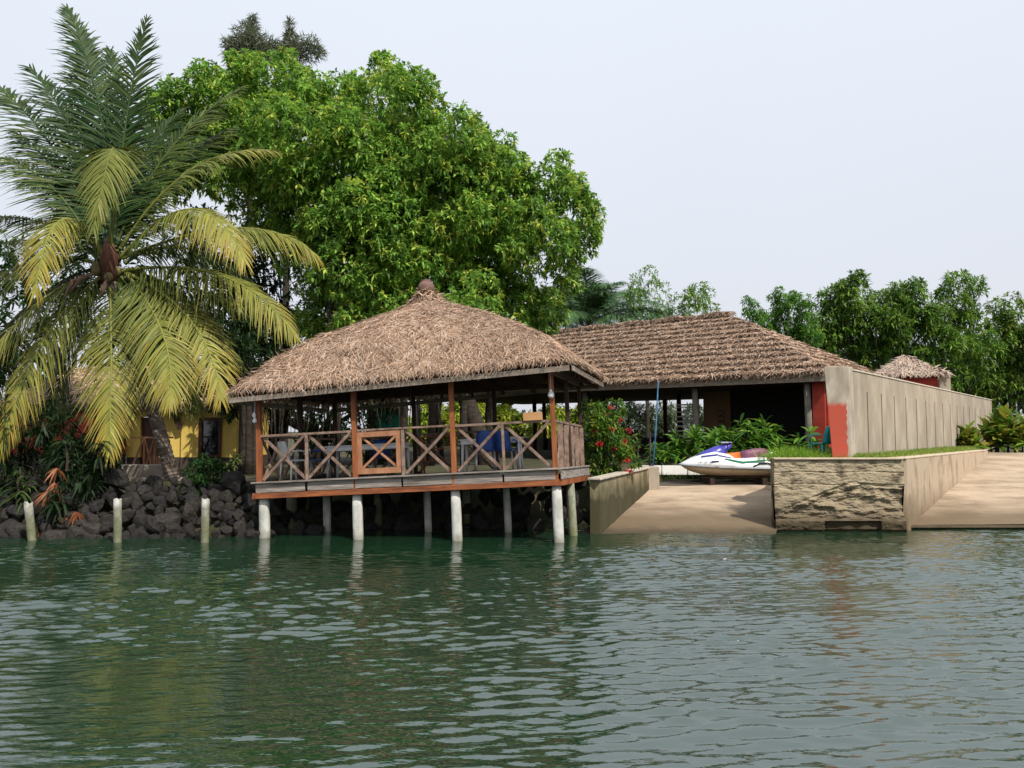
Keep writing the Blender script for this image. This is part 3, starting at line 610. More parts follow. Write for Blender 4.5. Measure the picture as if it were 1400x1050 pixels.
# ------------------------------------------------------------ low white garden wall, jet ski
gw = empty('garden_wall', (6, 23.3, .9), 'low white marble-faced wall behind the jet ski, holding the strap-leaved plants', 'wall')
mb = MB(); x0 = pxX(876, 23.2)
for a_, b_ in ((x0, pxX(889.5, 23.2)), (pxX(892, 23.2), pxX(903, 23.2)), (pxX(904, 23.2), pxX(938, 23.2)), (pxX(939.5, 23.2), 7.6), (7.62, 9.3)):
    mb.box(((a_ + b_) / 2, 23.2, 1.13), (b_ - a_, .08, .28))
mb.build('facing_slab', M['whitewall'], gw, False, .006, (6, 23.3, .9))
mb = MB(); mb.box(((x0 + 9.3) / 2, 23.35, .95), (9.3 - x0, .2, .66)); mb.build('core', M['rock'], gw, False, 0, (6, 23.3, .9))
JY = 22.35; JX = pxX(995, JY); JZ = .98
js = empty('jet_ski', (JX, JY, JZ), 'white, blue and maroon jet ski parked bow-left at the top of the ramp', 'jet ski'); js.rotation_euler = (0, R(1.2), R(4)); js.scale = (.95, 1, 1.12)
Lh = 1.5
def ring(x, w_, zb, zt, fl=.6, n=5):
    pts = [(x, 0, zb)] 
    pts = [(x, -w_ * fl * .5, zb + .02), (x, w_ * fl * .5, zb + .02), (x, w_ * .92, zb + (zt - zb) * .55), (x, w_, zt), (x, -w_, zt), (x, -w_ * .92, zb + (zt - zb) * .55)]
    return pts
st = [(-1.5, .03, .25, .30), (-1.4, .14, .19, .29), (-1.2, .27, .11, .28), (-.9, .39, .04, .27), (-.4, .47, 0, .26), (.3, .5, 0, .25), (1.0, .5, 0, .25), (1.42, .48, .01, .25)]
mb = MB(); mb.loft([ring(*s) for s in st]); mb.build('hull', M['boat_cream'], js, True, .0)
def dring(x, w_, z0_, h_, top=.45):
    return [(x, -w_, z0_), (x, w_, z0_), (x, w_ * 1.0, z0_ + h_ * .25), (x, w_ * .82, z0_ + h_ * .7), (x, w_ * top, z0_ + h_), (x, -w_ * top, z0_ + h_), (x, -w_ * .82, z0_ + h_ * .7), (x, -w_ * 1.0, z0_ + h_ * .25)]
mb = MB(); mb.loft([dring(-1.56, .03, .29, .03), dring(-1.42, .17, .285, .09), dring(-1.2, .30, .28, .19), dring(-.9, .42, .27, .30), dring(-.55, .5, .26, .39), dring(-.1, .53, .255, .34), dring(.1, .53, .25, .24), dring(.4, .53, .25, .25), dring(.95, .53, .25, .29), dring(1.3, .51, .25, .25, .7), dring(1.46, .47, .25, .12, .8)]); mb.build('deck', M['boat_white'], js, True)
mb = MB(); mb.loft([[(x, s * w_, z) for s, z in ((-1, z_ - .02), (1, z_ - .02), (1, z_ + .02), (-1, z_ + .02))] for x, w_, z_ in ((-1.58, .03, .29), (-1.42, .18, .285), (-1.2, .315, .28), (-.9, .435, .27), (-.4, .52, .258), (.4, .545, .25), (1.0, .545, .25), (1.47, .5, .25))]); mb.build('rub_rail', mat('grey_rail', (.35, .38, .42), None, (3, 3, 3), .5), js, True)
# hood (blue) rising to the handlebar console
mb = MB(); mb.loft([dring(-1.06, .08, .46, .05), dring(-.85, .19, .50, .13), dring(-.6, .24, .55, .17), dring(-.38, .23, .55, .25), dring(-.22, .20, .54, .28), dring(-.12, .15, .5, .22)]); mb.build('hood', M['boat_blue'], js, True)
mb = MB(); mb.loft([dring(-.36, .16, .64, .08), dring(-.22, .17, .66, .17), dring(-.05, .15, .72, .15), dring(.05, .1, .78, .09)]); mb.build('console', M['boat_blue'], js, True)
mb = MB(); mb.box((-.13, 0, .89), (.34, .3, .035)); mb.build('console_pad', mat('lilac_pad', (.42, .42, .55), None, (3, 3, 3), .4), js, False, .012)
mb = MB(); mb.tube([(-.02, -.36, .86), (-.06, -.18, .88), (-.08, 0, .86), (-.06, .18, .88), (-.02, .36, .86)], .02, 7)
mb.build('handlebar', M['black'], js, True)
mb = MB(); mb.loft([dring(-.14, .13, .46, .18, .7), dring(.0, .18, .46, .16, .7), dring(.35, .20, .46, .19, .7)]); mb.build('seat_front', M['orange'], js, True)
mb = MB(); mb.loft([dring(.3, .21, .46, .19, .7), dring(.55, .22, .46, .24, .7), dring(.85, .22, .46, .29, .7), dring(1.05, .21, .46, .30, .7), dring(1.18, .16, .46, .24, .7)]); mb.build('seat', M['seat'], js, True)
mb = MB(); mb.tube([(.9, -.28, .56), (1.25, -.26, .66), (1.33, 0, .67), (1.25, .26, .66), (.9, .28, .56)], .018, 6); mb.build('grab_handle', M['metal'], js, True)
mb = MB(); mb.bar((-.30, -.475, .47), (.25, -.50, .40), .02, .04); mb.bar((.25, -.50, .40), (.95, -.49, .46), .02, .04); mb.build('green_stripe', M['green'], js)
mb = MB(); mb.bar((-.98, -.30, .52), (-.5, -.40, .58), .02, .035); mb.bar((-.5, -.41, .57), (-.1, -.43, .50), .02, .025); mb.build('blue_stripe', M['boat_blue'], js)
mb = MB(); mb.tube([(.55, -.535, .30), (.75, -.54, .38), (1.0, -.535, .39), (1.2, -.52, .33)], .02, 6); mb.bar((-.72, -.475, .40), (-.5, -.49, .41), .02, .03); mb.build('vent', M['black'], js)
mb = MB()   # faded hull marks, not legible
for i in range(9):
    if i in (3, 6): continue
    x = -1.08 + i * .045; mb.box((x, -.385 - i * .014, .375), (.02, .006, .035 if i % 2 else .026), R(-17))
mb.build('hull_lettering', M['black'], js)
cr = empty('boat_cradle', (JX + .1, JY, .77), 'low dark timber cradle carrying the jet ski', 'cradle'); mb = MB()
for x in (-.7, .8): mb.box((x, 0, .1), (.12, .9, .18))
mb.build('crossbeam', M['darkwood'], cr); mb = MB()
for y in (-.22, .22): mb.box((0.05, y, .205), (2.0, .08, .03))
mb.build('bunk', M['darkwood'], cr)
bpole = empty('leaning_pole', P(897, 655, 22.2), 'thin blue pole leaning upright against the house eave, left of the jet ski', 'pole'); a = P(891, 660, 22.3); b2 = P(900, 521, 22.9)
mb = MB(); mb.tube([a, a.lerp(b2, .5) + Vector((.02, 0, 0)), b2], [.028, .024, .018], 7); mb.build('shaft', mat('blue_pole', (.05, .17, .32), (.03, .08, .14), (3, 3, 9), .5), bpole, True, 0, P(897, 655, 22.2))
mb = MB(); mb.tube([a + Vector((-.06, 0, -.1)), P(889, 590, 22.6)], [.035, .03], 6); mb.build('sleeve', M['black'], bpole, True, 0, P(897, 655, 22.2))

# ------------------------------------------------------------ left ramp side wall, retaining wall, boundary wall
algae = addstain(mat('stained_wall', (.50, .42, .31), (.15, .13, .07), (3.5, 3.5, .8), .9, .5, (9, 9, 6), c3=(.34, .28, .17), lo=.38, hi=.66), .75, 1.4, (.045, .04, .017), 3, amount=.95)
sw = empty('ramp_side_wall', (2, 17.3, 0), 'algae-stained concrete side wall on the left of the left boat ramp', 'wall'); SWO = (2, 17.3, 0)
mb = MB(); ys = np.linspace(17.25, 21.2, 30); rings = []
for y in ys:
    x = rl_x(y); zt = 1.2 + .06 * (y - 17.25) / 4 + .01 * math.sin(y * 9); rings.append([(x - .22, y, -.8), (x + .02, y, -.8), (x + .0 + random.uniform(-.008, .008), y, .4), (x + random.uniform(-.008, .008), y, zt), (x - .22, y, zt)])
mb.loft(rings); mb.build('wall', algae, sw, False, 0, SWO)
mb = MB(); mb.box((rl_x(21.4) + .02, 21.45, .85), (.36, .5, .95)); mb.build('end_post', M['wallconc'], sw, False, .02, SWO)
mb = MB(); a = Vector((rl_x(17.2) - .12, 17.15, 1.235)); b2 = Vector((rl_x(21.2) - .12, 21.2, 1.30)); mb.bar(a, b2, .3, .05); mb.build('coping', mat('pale_coping', (.55, .50, .42), (.38, .33, .26), (4, 4, 4), .9, .4), sw, False, .01, SWO)

# block front: eroded stone and concrete, displaced grid
rw = empty('retaining_wall', (7.5, 17.7, 0), 'eroded concrete and stone retaining wall between the two ramps, topped with grass', 'wall'); RWO = np.array((7.5, 17.7, 0))
nx, nz = 260, 130; u, v = np.meshgrid(np.linspace(0, 1, nx), np.linspace(0, 1, nz)); X = 6.07 + u * 3.0; Z = -.5 + v * 2.15
h = np.zeros(X.shape)
diag = .35 + .62 * np.clip((X - 6.2) / 1.6, 0, 1) - .10 * np.clip((X - 7.9) / 1.1, 0, 1)   # sloping seam of the breakage
below = np.clip((diag + .18 - Z) / .06, 0, 1) * np.clip((Z - .24) / .05, 0, 1)
rough = fbm(X * 1.0, Z * 2.2, 61, 6, 2.2) + .6 * fbm(X * 2, Z * 5, 62, 4, 5)
ridge = np.abs(fbm(X * .9 + 3, Z * 2.4, 63, 5, 3.0))
h += below * (-.04 - .07 * ridge + .05 * rough)
seam = np.exp(-((Z - diag + .04 * np.sin(X * 5)) / .03) ** 2) * .06 * ((X > 6.3) & (X < 8.6)); h += -.5 * seam + .5 * np.exp(-((Z - diag - .1) / .03) ** 2) * .04 * (X > 6.5)
h += .012 * rough * (1 - below) + .008 * fbm(X * 3, Z * 6, 71, 3, 6)
for zz in (1.36, 1.08): h -= .02 * np.exp(-((Z - zz - .015 * np.sin(X * 4)) / .012) ** 2)
h += np.where(Z < .26, .05 + .02 * rough, 0) + np.where((Z < .25) & (X > 7.2) & (X < 8.5), -.12, 0) + np.where(Z < .05, -.06, 0)
Yv = 17.7 - np.clip(h, -.2, .1); V = np.stack([X, Yv, Z], -1).reshape(-1, 3)
i = (np.arange(nz - 1)[:, None] * nx + np.arange(nx - 1)[None]).ravel(); Fq = np.stack([i, i + 1, i + nx + 1, i + nx], -1)
# close the block: left side, top, back
nb = len(V); ex_ = np.array([[6.07, 17.95, -.5], [9.07, 17.95, -.5], [9.07, 17.95, 1.65], [6.07, 17.95, 1.65]])
V2 = [tuple(q) for q in V] + [tuple(q) for q in ex_]; F2 = [tuple(q) for q in Fq]
for kx in range(nx - 1): F2.append(((nz - 1) * nx + kx, (nz - 1) * nx + kx + 1, nb + 2, nb + 3) if kx == 0 else ((nz - 1) * nx + kx, (nz - 1) * nx + kx + 1, nb + 2))
for kz in range(nz - 1): F2.append((kz * nx, (kz + 1) * nx, nb + 3)); F2.append(((kz + 1) * nx + nx - 1, kz * nx + nx - 1, nb + 1))
F2.append((nb + 0, nb + 1, nb + 2, nb + 3)); F2.append((0, nb + 3, nb)); 
me = bpy.data.meshes.new('m'); me.from_pydata([(a - 7.5, b - 17.7, c) for a, b, c in V2], [], F2); me.update()
blkm = addstain(mat('eroded_concrete', (.42, .34, .235), (.10, .075, .05), (2.6, 3, 5), .95, 1, (14, 14, 22), c3=(.36, .29, .19), lo=.36, hi=.62, dist=.03), .45, .95, (.19, .145, .095), 4, amount=.75)
addstain(blkm, .2, .42, (.045, .033, .016), 5, amount=.92)
obj('front_face', me, blkm, rw)
mb = MB(); ys = np.linspace(17.93, 27.7, 46); rings = []
for y in ys:
    x = wall_x(y); zt = 1.655 - .05 * (y - 17.7) / 10; rings.append([(x - .5, y, -.6), (x + .0, y, -.6), (x + random.uniform(-.006, .006), y, .8), (x + random.uniform(-.006, .006), y, zt), (x - .5, y, zt)])
mb.loft(rings); sidem = addstain(mat('side_render', (.42, .335, .24), (.24, .18, .125), (2.5, 2.5, 1), .9, .3, (12, 12, 9), c3=(.44, .34, .24)), .25, .95, (.16, .115, .065), 1.6, amount=.85)
mb.build('side_face', sidem, rw, False, 0, tuple(RWO))
mb = MB(); mb.bar((rr_x(17.95) + .2, 17.97, .6), (rr_x(21.9) + .2, 21.9, .6), .4, 2.06); mb.build('left_face', blkm, rw, False, .01, tuple(RWO))
mb = MB(); a = Vector((6.05, 17.78, 1.672)); mb.bar(a, (9.05, 17.78, 1.672), .28, .04); mb.bar((wall_x(17.9) - .24, 17.9, 1.674), (wall_x(27.6) - .24, 27.6, 1.626), .40, .04); mb.build('coping', mat('coping_light', (.58, .47, .35), (.42, .33, .24), (4, 4, 4), .9, .3), rw, False, .012, tuple(RWO))

# boundary wall
d_ = Vector((.82, 1, 0)).normalized(); W0 = Vector((7.95, 18.3, 0)); 
bw = empty('boundary_wall', (W0.x, W0.y, 1.6), 'tall panelled beige concrete wall running away on the right, its end pillar half painted red', 'wall'); BWO = (W0.x, W0.y, 1.6)
nwall = Vector((d_.y, -d_.x, 0)); pillm = mat('end_pillar', (.46, .40, .32), (.27, .22, .17), (4, 4, 1.5), .9, .25, (20, 20, 20), dist=.01)
t_ = pillm.node_tree; 
def W(s, z, o_=0): q = W0 + d_ * s + nwall * o_; return Vector((q.x, q.y, z))
mb = MB(); Lw = 24.0; panels = [0.0, .52]; s = .52
while s < Lw - 1.4: s += 1.42; panels.append(s)
panels.append(Lw)
zt = 3.80
for a_, b_ in zip(panels[:-1], panels[1:]):
    mb.bar(W(a_ + .05, 2.37, 0), W(b_ - .05, 2.37, 0), .14, 1.9)      # below coping band, joints between
mb.build('panel', M['wallconc'], bw, False, 0, BWO)
mb = MB(); mb.bar(W(.01, 2.37, -.09), W(Lw, 2.37, -.09), .09, 1.88); mb.build('backing', M['groove'], bw, False, 0, BWO)
mb = MB(); mb.bar(W(.0, 3.5625, -.03), W(Lw, 3.5625, -.03), .2, .485); mb.build('top_band', M['wallconc'], bw, False, 0, BWO)
mb = MB(); mb.bar(W(.0, 3.825, -.03), W(Lw, 3.825, -.03), .25, .04); mb.build('coping', mat('wall_coping', (.60, .55, .46), (.45, .38, .3), (4, 4, 4), .9, .4), bw, False, .008, BWO)
pw = MB(); q = W(-.12, 0, -.17); Lp = Vector((7.42, 18.12, 0)); pc = Vector((q.x - .16, q.y - .02, 0))
pts = [W(-.02, 0, .1), W(-.02, 0, -.12)]
A_ = P(1128, 600, 18.1); B_ = P(1165, 600, 18.1)
pw.hexa([(7.55, 17.98, 1.55), (8.02, 17.98, 1.55), (8.26, 18.3, 1.55), (7.79, 18.42, 1.55), (7.40, 17.98, 3.84), (7.98, 17.98, 3.84), (8.22, 18.3, 3.84), (7.64, 18.42, 3.84)])
pil = pw.build('end_pillar', addstain(pillm, 2.9, 3.02, (.42, .075, .045), 7, amount=1.0), bw, False, .015, BWO)
# keep the paint off the pillar's right side: red only on the face towards the water
t = pillm.node_tree; b = t.nodes['Principled BSDF']; mixn = b.inputs['Base Color'].links[0].from_node; fac = mixn.inputs[0].links[0].from_socket
gg = t.nodes.new('ShaderNodeNewGeometry'); s3 = t.nodes.new('ShaderNodeSeparateXYZ'); t.links.new(gg.outputs['Position'], s3.inputs[0])
nz_ = t.nodes.new('ShaderNodeTexNoise'); nz_.inputs['Scale'].default_value = 9; t.links.new(gg.outputs['Position'], nz_.inputs['Vector'])
m1 = t.nodes.new('ShaderNodeMath'); m1.operation = 'MULTIPLY_ADD'; m1.inputs[1].default_value = .12; t.links.new(nz_.outputs['Fac'], m1.inputs[0]); t.links.new(s3.outputs['X'], m1.inputs[2])
lt = t.nodes.new('ShaderNodeMath'); lt.operation = 'LESS_THAN'; lt.inputs[1].default_value = 7.97; t.links.new(m1.outputs[0], lt.inputs[0])
ml = t.nodes.new('ShaderNodeMath'); ml.operation = 'MULTIPLY'; t.links.new(fac, ml.inputs[0]); t.links.new(lt.outputs[0], ml.inputs[1]); t.links.new(ml.outputs[0], mixn.inputs[0])

# gatehouse beyond the wall
GY = 30.5; gx = pxX(1243, GY) ; GO = (gx, GY, 1.4)
gh = empty('gatehouse', GO, 'small red hut with a pointed thin thatched roof showing above the boundary wall', 'hut')
gz = P(1243, 513, GY).z; ap = P(1243, 486, GY + .6).z
bag = Bag(); rg = np.random.default_rng(3)
c4 = [Vector((gx - 1.5, GY - .5, gz)), Vector((gx + 1.05, GY - 1.0, gz)), Vector((gx + 1.75, GY + 1.5, gz)), Vector((gx - .8, GY + 2.0, gz))]; apx = Vector((gx, GY + .3, ap))
mb = MB()
for i in range(4):
    a, b2 = c4[i], c4[(i + 1) % 4]; dz = Vector((0, 0, .07))
    mb.v += [tuple(a), tuple(b2), tuple(apx), tuple(a - dz), tuple(b2 - dz), tuple(apx - dz)]; k = len(mb.v) - 6; mb.f += [(k, k + 1, k + 2), (k + 5, k + 4, k + 3), (k, k + 3, k + 4, k + 1)]
mb.build('roof', mat('old_thatch', (.50, .42, .35), (.24, .19, .155), (7, 7, 7), .95, 1, (20, 20, 20), c3=(.42, .34, .28), dist=.04), gh, False, 0, GO)
for a_, b_, w_ in ((0, 1, 700), (1, 2, 500)):
    n = w_; u = rg.uniform(0, 1, n); v = np.sqrt(rg.uniform(0, 1, n)); A2, B2, Q = np.array(c4[a_]), np.array(c4[b_]), np.array(apx); e2 = A2 * (1 - u)[:, None] + B2 * u[:, None]; p = Q + (e2 - Q) * v[:, None]
    nr = unit(np.cross(B2 - A2, Q - A2)); dn = unit(e2 - Q); straws(bag, p, np.tile(nr, (n, 1)), dn, .25, .05, GO, rg, 1.0, .15)
bag.Cc = [c * .5 + np.array([.21, .18, .155]) for c in bag.Cc]
obj('thatch', bag.mesh(), M['straw'], gh)
mb = MB(); mb.box((gx + .0, GY + .4, 2.95), (2.0, 1.9, 2.9), R(-11)); mb.build('wall', M['redpaint'], gh, False, 0, GO)
mb = MB(); mb.box((gx + 1.0, GY - .62, 3.0), (.45, .4, 2.9)); mb.box((gx - 1.05, GY - .5, 2.95), (.4, .3, 2.8)); mb.build('pillar', M['wallconc'], gh, False, .01, GO)

# metal fence
mf = empty('metal_fence', (22, 37.5, 1.4), 'pale metal railing fence with spear points at the far end of the boundary wall', 'fence'); FO = (22, 37.5, 1.4)
mb = MB(); x0, x1 = pxX(1352, 37.5), pxX(1500, 37.5)
for z in (1.9, 3.15): mb.bar((x0, 37.5, z), (x1, 37.5, z), .04, .05)
mb.build('rail', M['metal'], mf, False, 0, FO); mb = MB(); x = x0 + .1
while x < x1: mb.tube([(x, 37.5, 1.4), (x, 37.5, 3.5), (x, 37.5, 3.55), (x, 37.5, 3.75)], [.02, .02, .045, .004], 5); x += .42
mb.build('picket', M['metal'], mf, False, 0, FO)

# ------------------------------------------------------------ yellow house (left)
YH = 24.5; yo = (pxX(230, YH), YH, 1.1)
yh = empty('yellow_house', yo, 'low yellow, red and brown bungalow with a thatched roof behind the leaning palm trunk', 'house')
def yb(mb, name, m, par=None, bevel=0): return mb.build(name, m, par or yh, False, bevel, yo if par is None or par is yh else yo)
def X_(px, Y=YH): return pxX(px, Y)
zt_, zm, zg = P(0, 556, YH).z, P(0, 625, YH).z, 1.0
mb = MB(); xa, xb, xc, xd = X_(176), X_(251), X_(326), X_(60)
def wallbox(mb, x0, x1, z0, z1, y=YH, t=.2): mb.box(((x0 + x1) / 2, y + t / 2, (z0 + z1) / 2), (x1 - x0, t, z1 - z0))
wallbox(mb, xa - .25, X_(193), zm, zt_); wallbox(mb, X_(219), xb, zm, zt_); wallbox(mb, X_(193), X_(219), P(0, 570, YH).z, zt_)
y2 = YH - .12
wallbox(mb, xb, X_(275), zm, zt_, y2); wallbox(mb, X_(306), xc, zm, zt_, y2); wallbox(mb, X_(275), X_(306), zm, P(0, 626, YH).z + .01, y2); wallbox(mb, X_(275), X_(306), P(0, 571, YH).z, zt_, y2)
wallbox(mb, xc - .2, xc, zm, zt_, YH + .08, 3)
yb(mb, 'yellow_wall', M['yellow'])
mb = MB(); wallbox(mb, X_(40), xa - .002, zm + .1, zt_ + .1, YH - .3); wallbox(mb, X_(-200), X_(40) - .002, zm + .1, zt_ + .1, YH - .3); wallbox(mb, xa, xb, zt_ + .002, zt_ + .12, YH + .01); wallbox(mb, xb, xc, zt_ + .002, zt_ + .14, y2 - .02); yb(mb, 'red_wall', M['redpaint'])
mb = MB(); wallbox(mb, X_(-200), xa, zg - .4, zm + .098, YH - .31, .22); wallbox(mb, xa, X_(193), zg - .4, zm - .002, YH - .02, .24); wallbox(mb, X_(219), xb, zg - .4, zm - .002, YH - .02, .24); wallbox(mb, xb + .002, xc + .02, zg - .4, zm - .002, y2 - .03, 3.2); yb(mb, 'base_wall', M['brownpaint'])
dr = MB(); wallbox(dr, X_(194), X_(218), zg - .3, P(0, 570.5, YH).z, YH + .1, .06); dro = yb(dr, 'door', mat('dark_door', (.10, .04, .025), (.06, .025, .018), (6, 6, 2), .6))
win = MB(); xw0, xw1, zw0, zw1 = X_(275), X_(306), P(0, 626, YH).z, P(0, 571, YH).z
for a in ((xw0, xw0 + .1, zw0, zw1), (xw1 - .1, xw1, zw0, zw1), (xw0 + .1, xw1 - .1, zw1 - .1, zw1), (xw0 + .1, xw1 - .1, zw0, zw0 + .1)): wallbox(win, *a, y2 - .03, .12)
wo_ = yb(win, 'window', mat('window_frame', (.10, .035, .02), None, (5, 5, 5), .5))
gl = MB(); wallbox(gl, xw0 + .1, xw1 - .1, zw0 + .1, zw1 - .1, y2 + .04, .02); gm, t, b = nodes('window_glass'); b.inputs['Base Color'].default_value = (.006, .01, .016, 1); b.inputs['Roughness'].default_value = .04; b.inputs['Specular IOR Level'].default_value = 1.0
gl.build('pane', gm, wo_, False, 0, yo)
# towels / curtain seen through glass
mb = MB(); mb.box((xb + .3, YH - .35, zt_ - .55), (.12, .5, .9), 0, Matrix.Rotation(R(20), 3, 'Y')); 
mb = MB(); mb.bar((X_(241), y2 - .06, zt_ - .15), (X_(250), y2 - .06, zt_ - .72), .05, .16); yb(mb, 'eave_strut', M['darkwood'])
mb = MB(); mb.bar((X_(40), YH - .3, zt_ + .06), (X_(330), YH - .3, zt_ + .06), .05, .12); mb.hexa([(X_(30), YH - .3, zt_ + .13), (X_(331), YH - .3, zt_ + .13), (X_(331), YH + 4, zt_ + .13), (X_(30), YH + 4, zt_ + .13), (X_(30), YH - .3, zt_ + .2), (X_(331), YH - .3, zt_ + .2), (X_(331), YH + 4, zt_ + .2), (X_(30), YH + 4, zt_ + .2)]); yb(mb, 'eave_board', M['darkwood'])
bag = Bag(); rg = np.random.default_rng(12)
def simple_thatch(bag, A, B, Cc, D, n, O_, mul=1.0):
    A, B, Cc, D = [np.array(q, float) for q in (A, B, Cc, D)]; nr = unit(np.cross(B - A, D - A)); nr = nr * np.sign(nr[2])
    V = np.array([A, B, Cc, D]); bag.add(V - np.array(O_), np.array([[0, 1, 2, 3]]), np.array([[.14, .09, .06]]))
    u, v = rg.uniform(0, 1, n), rg.beta(1, 1.3, n); p = (A * (1 - u)[:, None] + B * u[:, None]) * (1 - v)[:, None] + (D * (1 - u)[:, None] + Cc * u[:, None]) * v[:, None]
    straws(bag, p, np.tile(nr, (n, 1)), np.tile(unit(A - D), (n, 1)), rg.uniform(.15, .3, n), .035, O_, rg, mul)
zr_ = zt_ + 1.5
simple_thatch(bag, (X_(10), YH - .4, zt_ + .12), (X_(332), YH - .4, zt_ + .12), (X_(250), YH + 2.4, zr_), (X_(60), YH + 2.4, zr_), 12000, yo)
simple_thatch(bag, (X_(332), YH - .4, zt_ + .12), (X_(332), YH + 5, zt_ + .12), (X_(250), YH + 2.5, zr_), (X_(250), YH + 2.4, zr_), 2500, yo)
n = 2500; u = rg.uniform(0, 1, n); p = np.stack([X_(10) + u * (X_(332) - X_(10)), np.full(n, YH - .4), zt_ + .1 - rg.uniform(0, .12, n)], -1); straws(bag, p, np.tile([0, -1., .1], (n, 1)), np.tile([0, -.1, -1.], (n, 1)), rg.uniform(.06, .2, n), .03, yo, rg, .55, .1)
obj('thatch_roof', bag.mesh(), M['straw'], yh)
mb = MB(); yp = YH - 1.6; 
mb.bar((X_(178, yp), yp, 2.12), (X_(238, yp), yp, 2.12), .05, .05)
for px in (199, 213.5): mb.bar((X_(px, yp), yp, 1.0), (X_(px, yp), yp, 2.1), .05, .05)
for a_, b_ in ((198, 181), (200, 213), (213, 200), (215, 234), (232, 215)): mb.bar((X_(a_, yp), yp - .03, 2.08), (X_(b_, yp), yp - .03, 1.06), .03, .06)
fn = tag(mb.build('porch_railing', M['gatewood'], None, False, .004), 'crossed timber railing in front of the yellow house door', 'railing')
mb = MB(); mb.box((X_(158, 19.2), 19.2, 1.42 - .12), (2.6, .5, .34)); mb.box((X_(170, 18.9), 18.85, 1.12), (3.4, .35, .1)); st_ = tag(mb.build('concrete_step', mat('step_concrete', (.42, .36, .30), (.28, .23, .19), (3, 3, 3), .9, .3), None, False, .02), 'long concrete step on the bank below the porch railing', 'step')

# green hut far behind pavilion
hx = pxX(528, 31.5); hut = empty('green_hut', (hx, 31.5, 1.1), 'green-walled hut glimpsed through the pavilion among dark trees', 'hut')
mb = MB(); mb.box((0, 0, 1.7), (1.3, 1.6, .8)); mb.build('wall', M['greenhut'], hut); mb = MB(); mb.hexa([(-.9, -1.1, 2.1), (.9, -1.1, 2.1), (.9, 1.1, 2.1), (-.9, 1.1, 2.1), (-.3, -.2, 2.6), (.3, -.2, 2.6), (.3, .2, 2.6), (-.3, .2, 2.6)]); mb.build('roof', mat('orange_roof', (.45, .18, .06), None, (4, 4, 4), .9), hut)
mb = MB(); mb.box((0, 0, .65), (1.35, 1.65, 1.3)); mb.build('base', M['brownpaint'], hut)

# ------------------------------------------------------------ coconut palm
CY = 18.6; pbase = P(236, 662, CY); PB = (pbase.x, CY, 1.0)
palm = empty('coconut_palm', PB, 'big leaning coconut palm with yellowing lower fronds on the left bank', 'palm tree')
crown = P(150, 368, CY); tp = [Vector(PB) + Vector((.1, 0, -.3)), P(236, 655, CY), P(224, 610, CY), P(206, 550, CY), P(180, 480, CY - .05), P(160, 420, CY - .1), P(150, 375, CY - .1)]
def spline(pts, n):
    pts = [np.array(p, float) for p in pts]; m = len(pts); out = []
    for t in np.linspace(0, m - 1, n):
        i = min(int(t), m - 2); f = t - i; p0, p1, p2, p3 = pts[max(i - 1, 0)], pts[i], pts[i + 1], pts[min(i + 2, m - 1)]
        out.append(.5 * ((2 * p1) + (-p0 + p2) * f + (2 * p0 - 5 * p1 + 4 * p2 - p3) * f * f + (-p0 + 3 * p1 - 3 * p2 + p3) * f ** 3))
    return np.array(out)
mb = MB(); pts = spline(tp, 90); rad = [(.30 - .13 * min(1, i / 14) - .03 * i / 90) * (1.06 if i % 2 else .95) for i in range(90)]; mb.tube(pts, rad, 14, .035); mb.build('trunk', M['palmbark'], palm, False, 0, PB)
fr = [  # base, mid, tip (px), depth offset at tip, yellowness
    ((146, 345), (108, 200), (40, 92), .4, .0), ((150, 335), (138, 160), (92, 12), .5, .0), ((156, 335), (172, 170), (200, 28), .3, .05),
    ((150, 335), (124, 190), (112, 45), 1.2, .0), ((160, 335), (160, 180), (150, 70), 1.5, .0), ((138, 340), (60, 185), (-30, 105), .3, .1), ((135, 350), (50, 238), (-50, 215), -.5, .2), ((135, 356), (40, 300), (-80, 310), .3, .25),
    ((150, 345), (156, 204), (128, 312), -2.6, .5), ((158, 338), (232, 205), (330, 120), 1.2, .2), ((165, 340), (262, 232), (374, 206), -.2, .6), ((166, 338), (240, 230), (320, 175), 1.5, .15),
    ((165, 352), (262, 286), (336, 360), -1.6, .85), ((168, 352), (330, 312), (434, 352), .9, .7), ((170, 370), (310, 380), (404, 462), -.3, .75), 
    ((172, 374), (222, 455), (232, 548), -2.0, .8), ((174, 374), (262, 440), (302, 545), -1.2, .9), ((150, 380), (152, 480), (150, 618), -1.5, .85),
    ((142, 376), (62, 462), (2, 612), -1.4, .85), ((138, 372), (46, 420), (-50, 540), -.6, .75), ((146, 358), (86, 300), (48, 402), -2.4, .9), ((136, 362), (30, 362), (-90, 440), .6, .5),
    ((145, 376), (100, 440), (60, 530), .6, .45), ((165, 372), (240, 400), (330, 500), 1.2, .4), ((155, 350), (110, 260), (30, 250), 1.8, .15), ((140, 350), (90, 330), (10, 330), 1.6, .2), ((160, 345), (215, 300), (290, 300), 2.0, .3)]
rg = np.random.default_rng(44); Gd = np.array([.024, .060, .013]); Gy = np.array([.33, .32, .06]); Or = np.array([.62, .28, .04]); Lgt = np.array([.13, .16, .04])
fr += [((150, 350), (90, 250), (20, 180), 1.0, .05), ((155, 345), (190, 230), (250, 150), 1.4, .05), ((150, 372), (190, 430), (180, 560), .8, .3), ((145, 372), (95, 470), (70, 600), .5, .3), ((160, 370), (260, 395), (350, 420), 1.0, .25), ((140, 365), (60, 400), (-20, 480), 1.0, .2), ((170, 360), (260, 340), (360, 400), 1.2, .2), ((165, 378), (230, 470), (270, 560), .6, .35)]
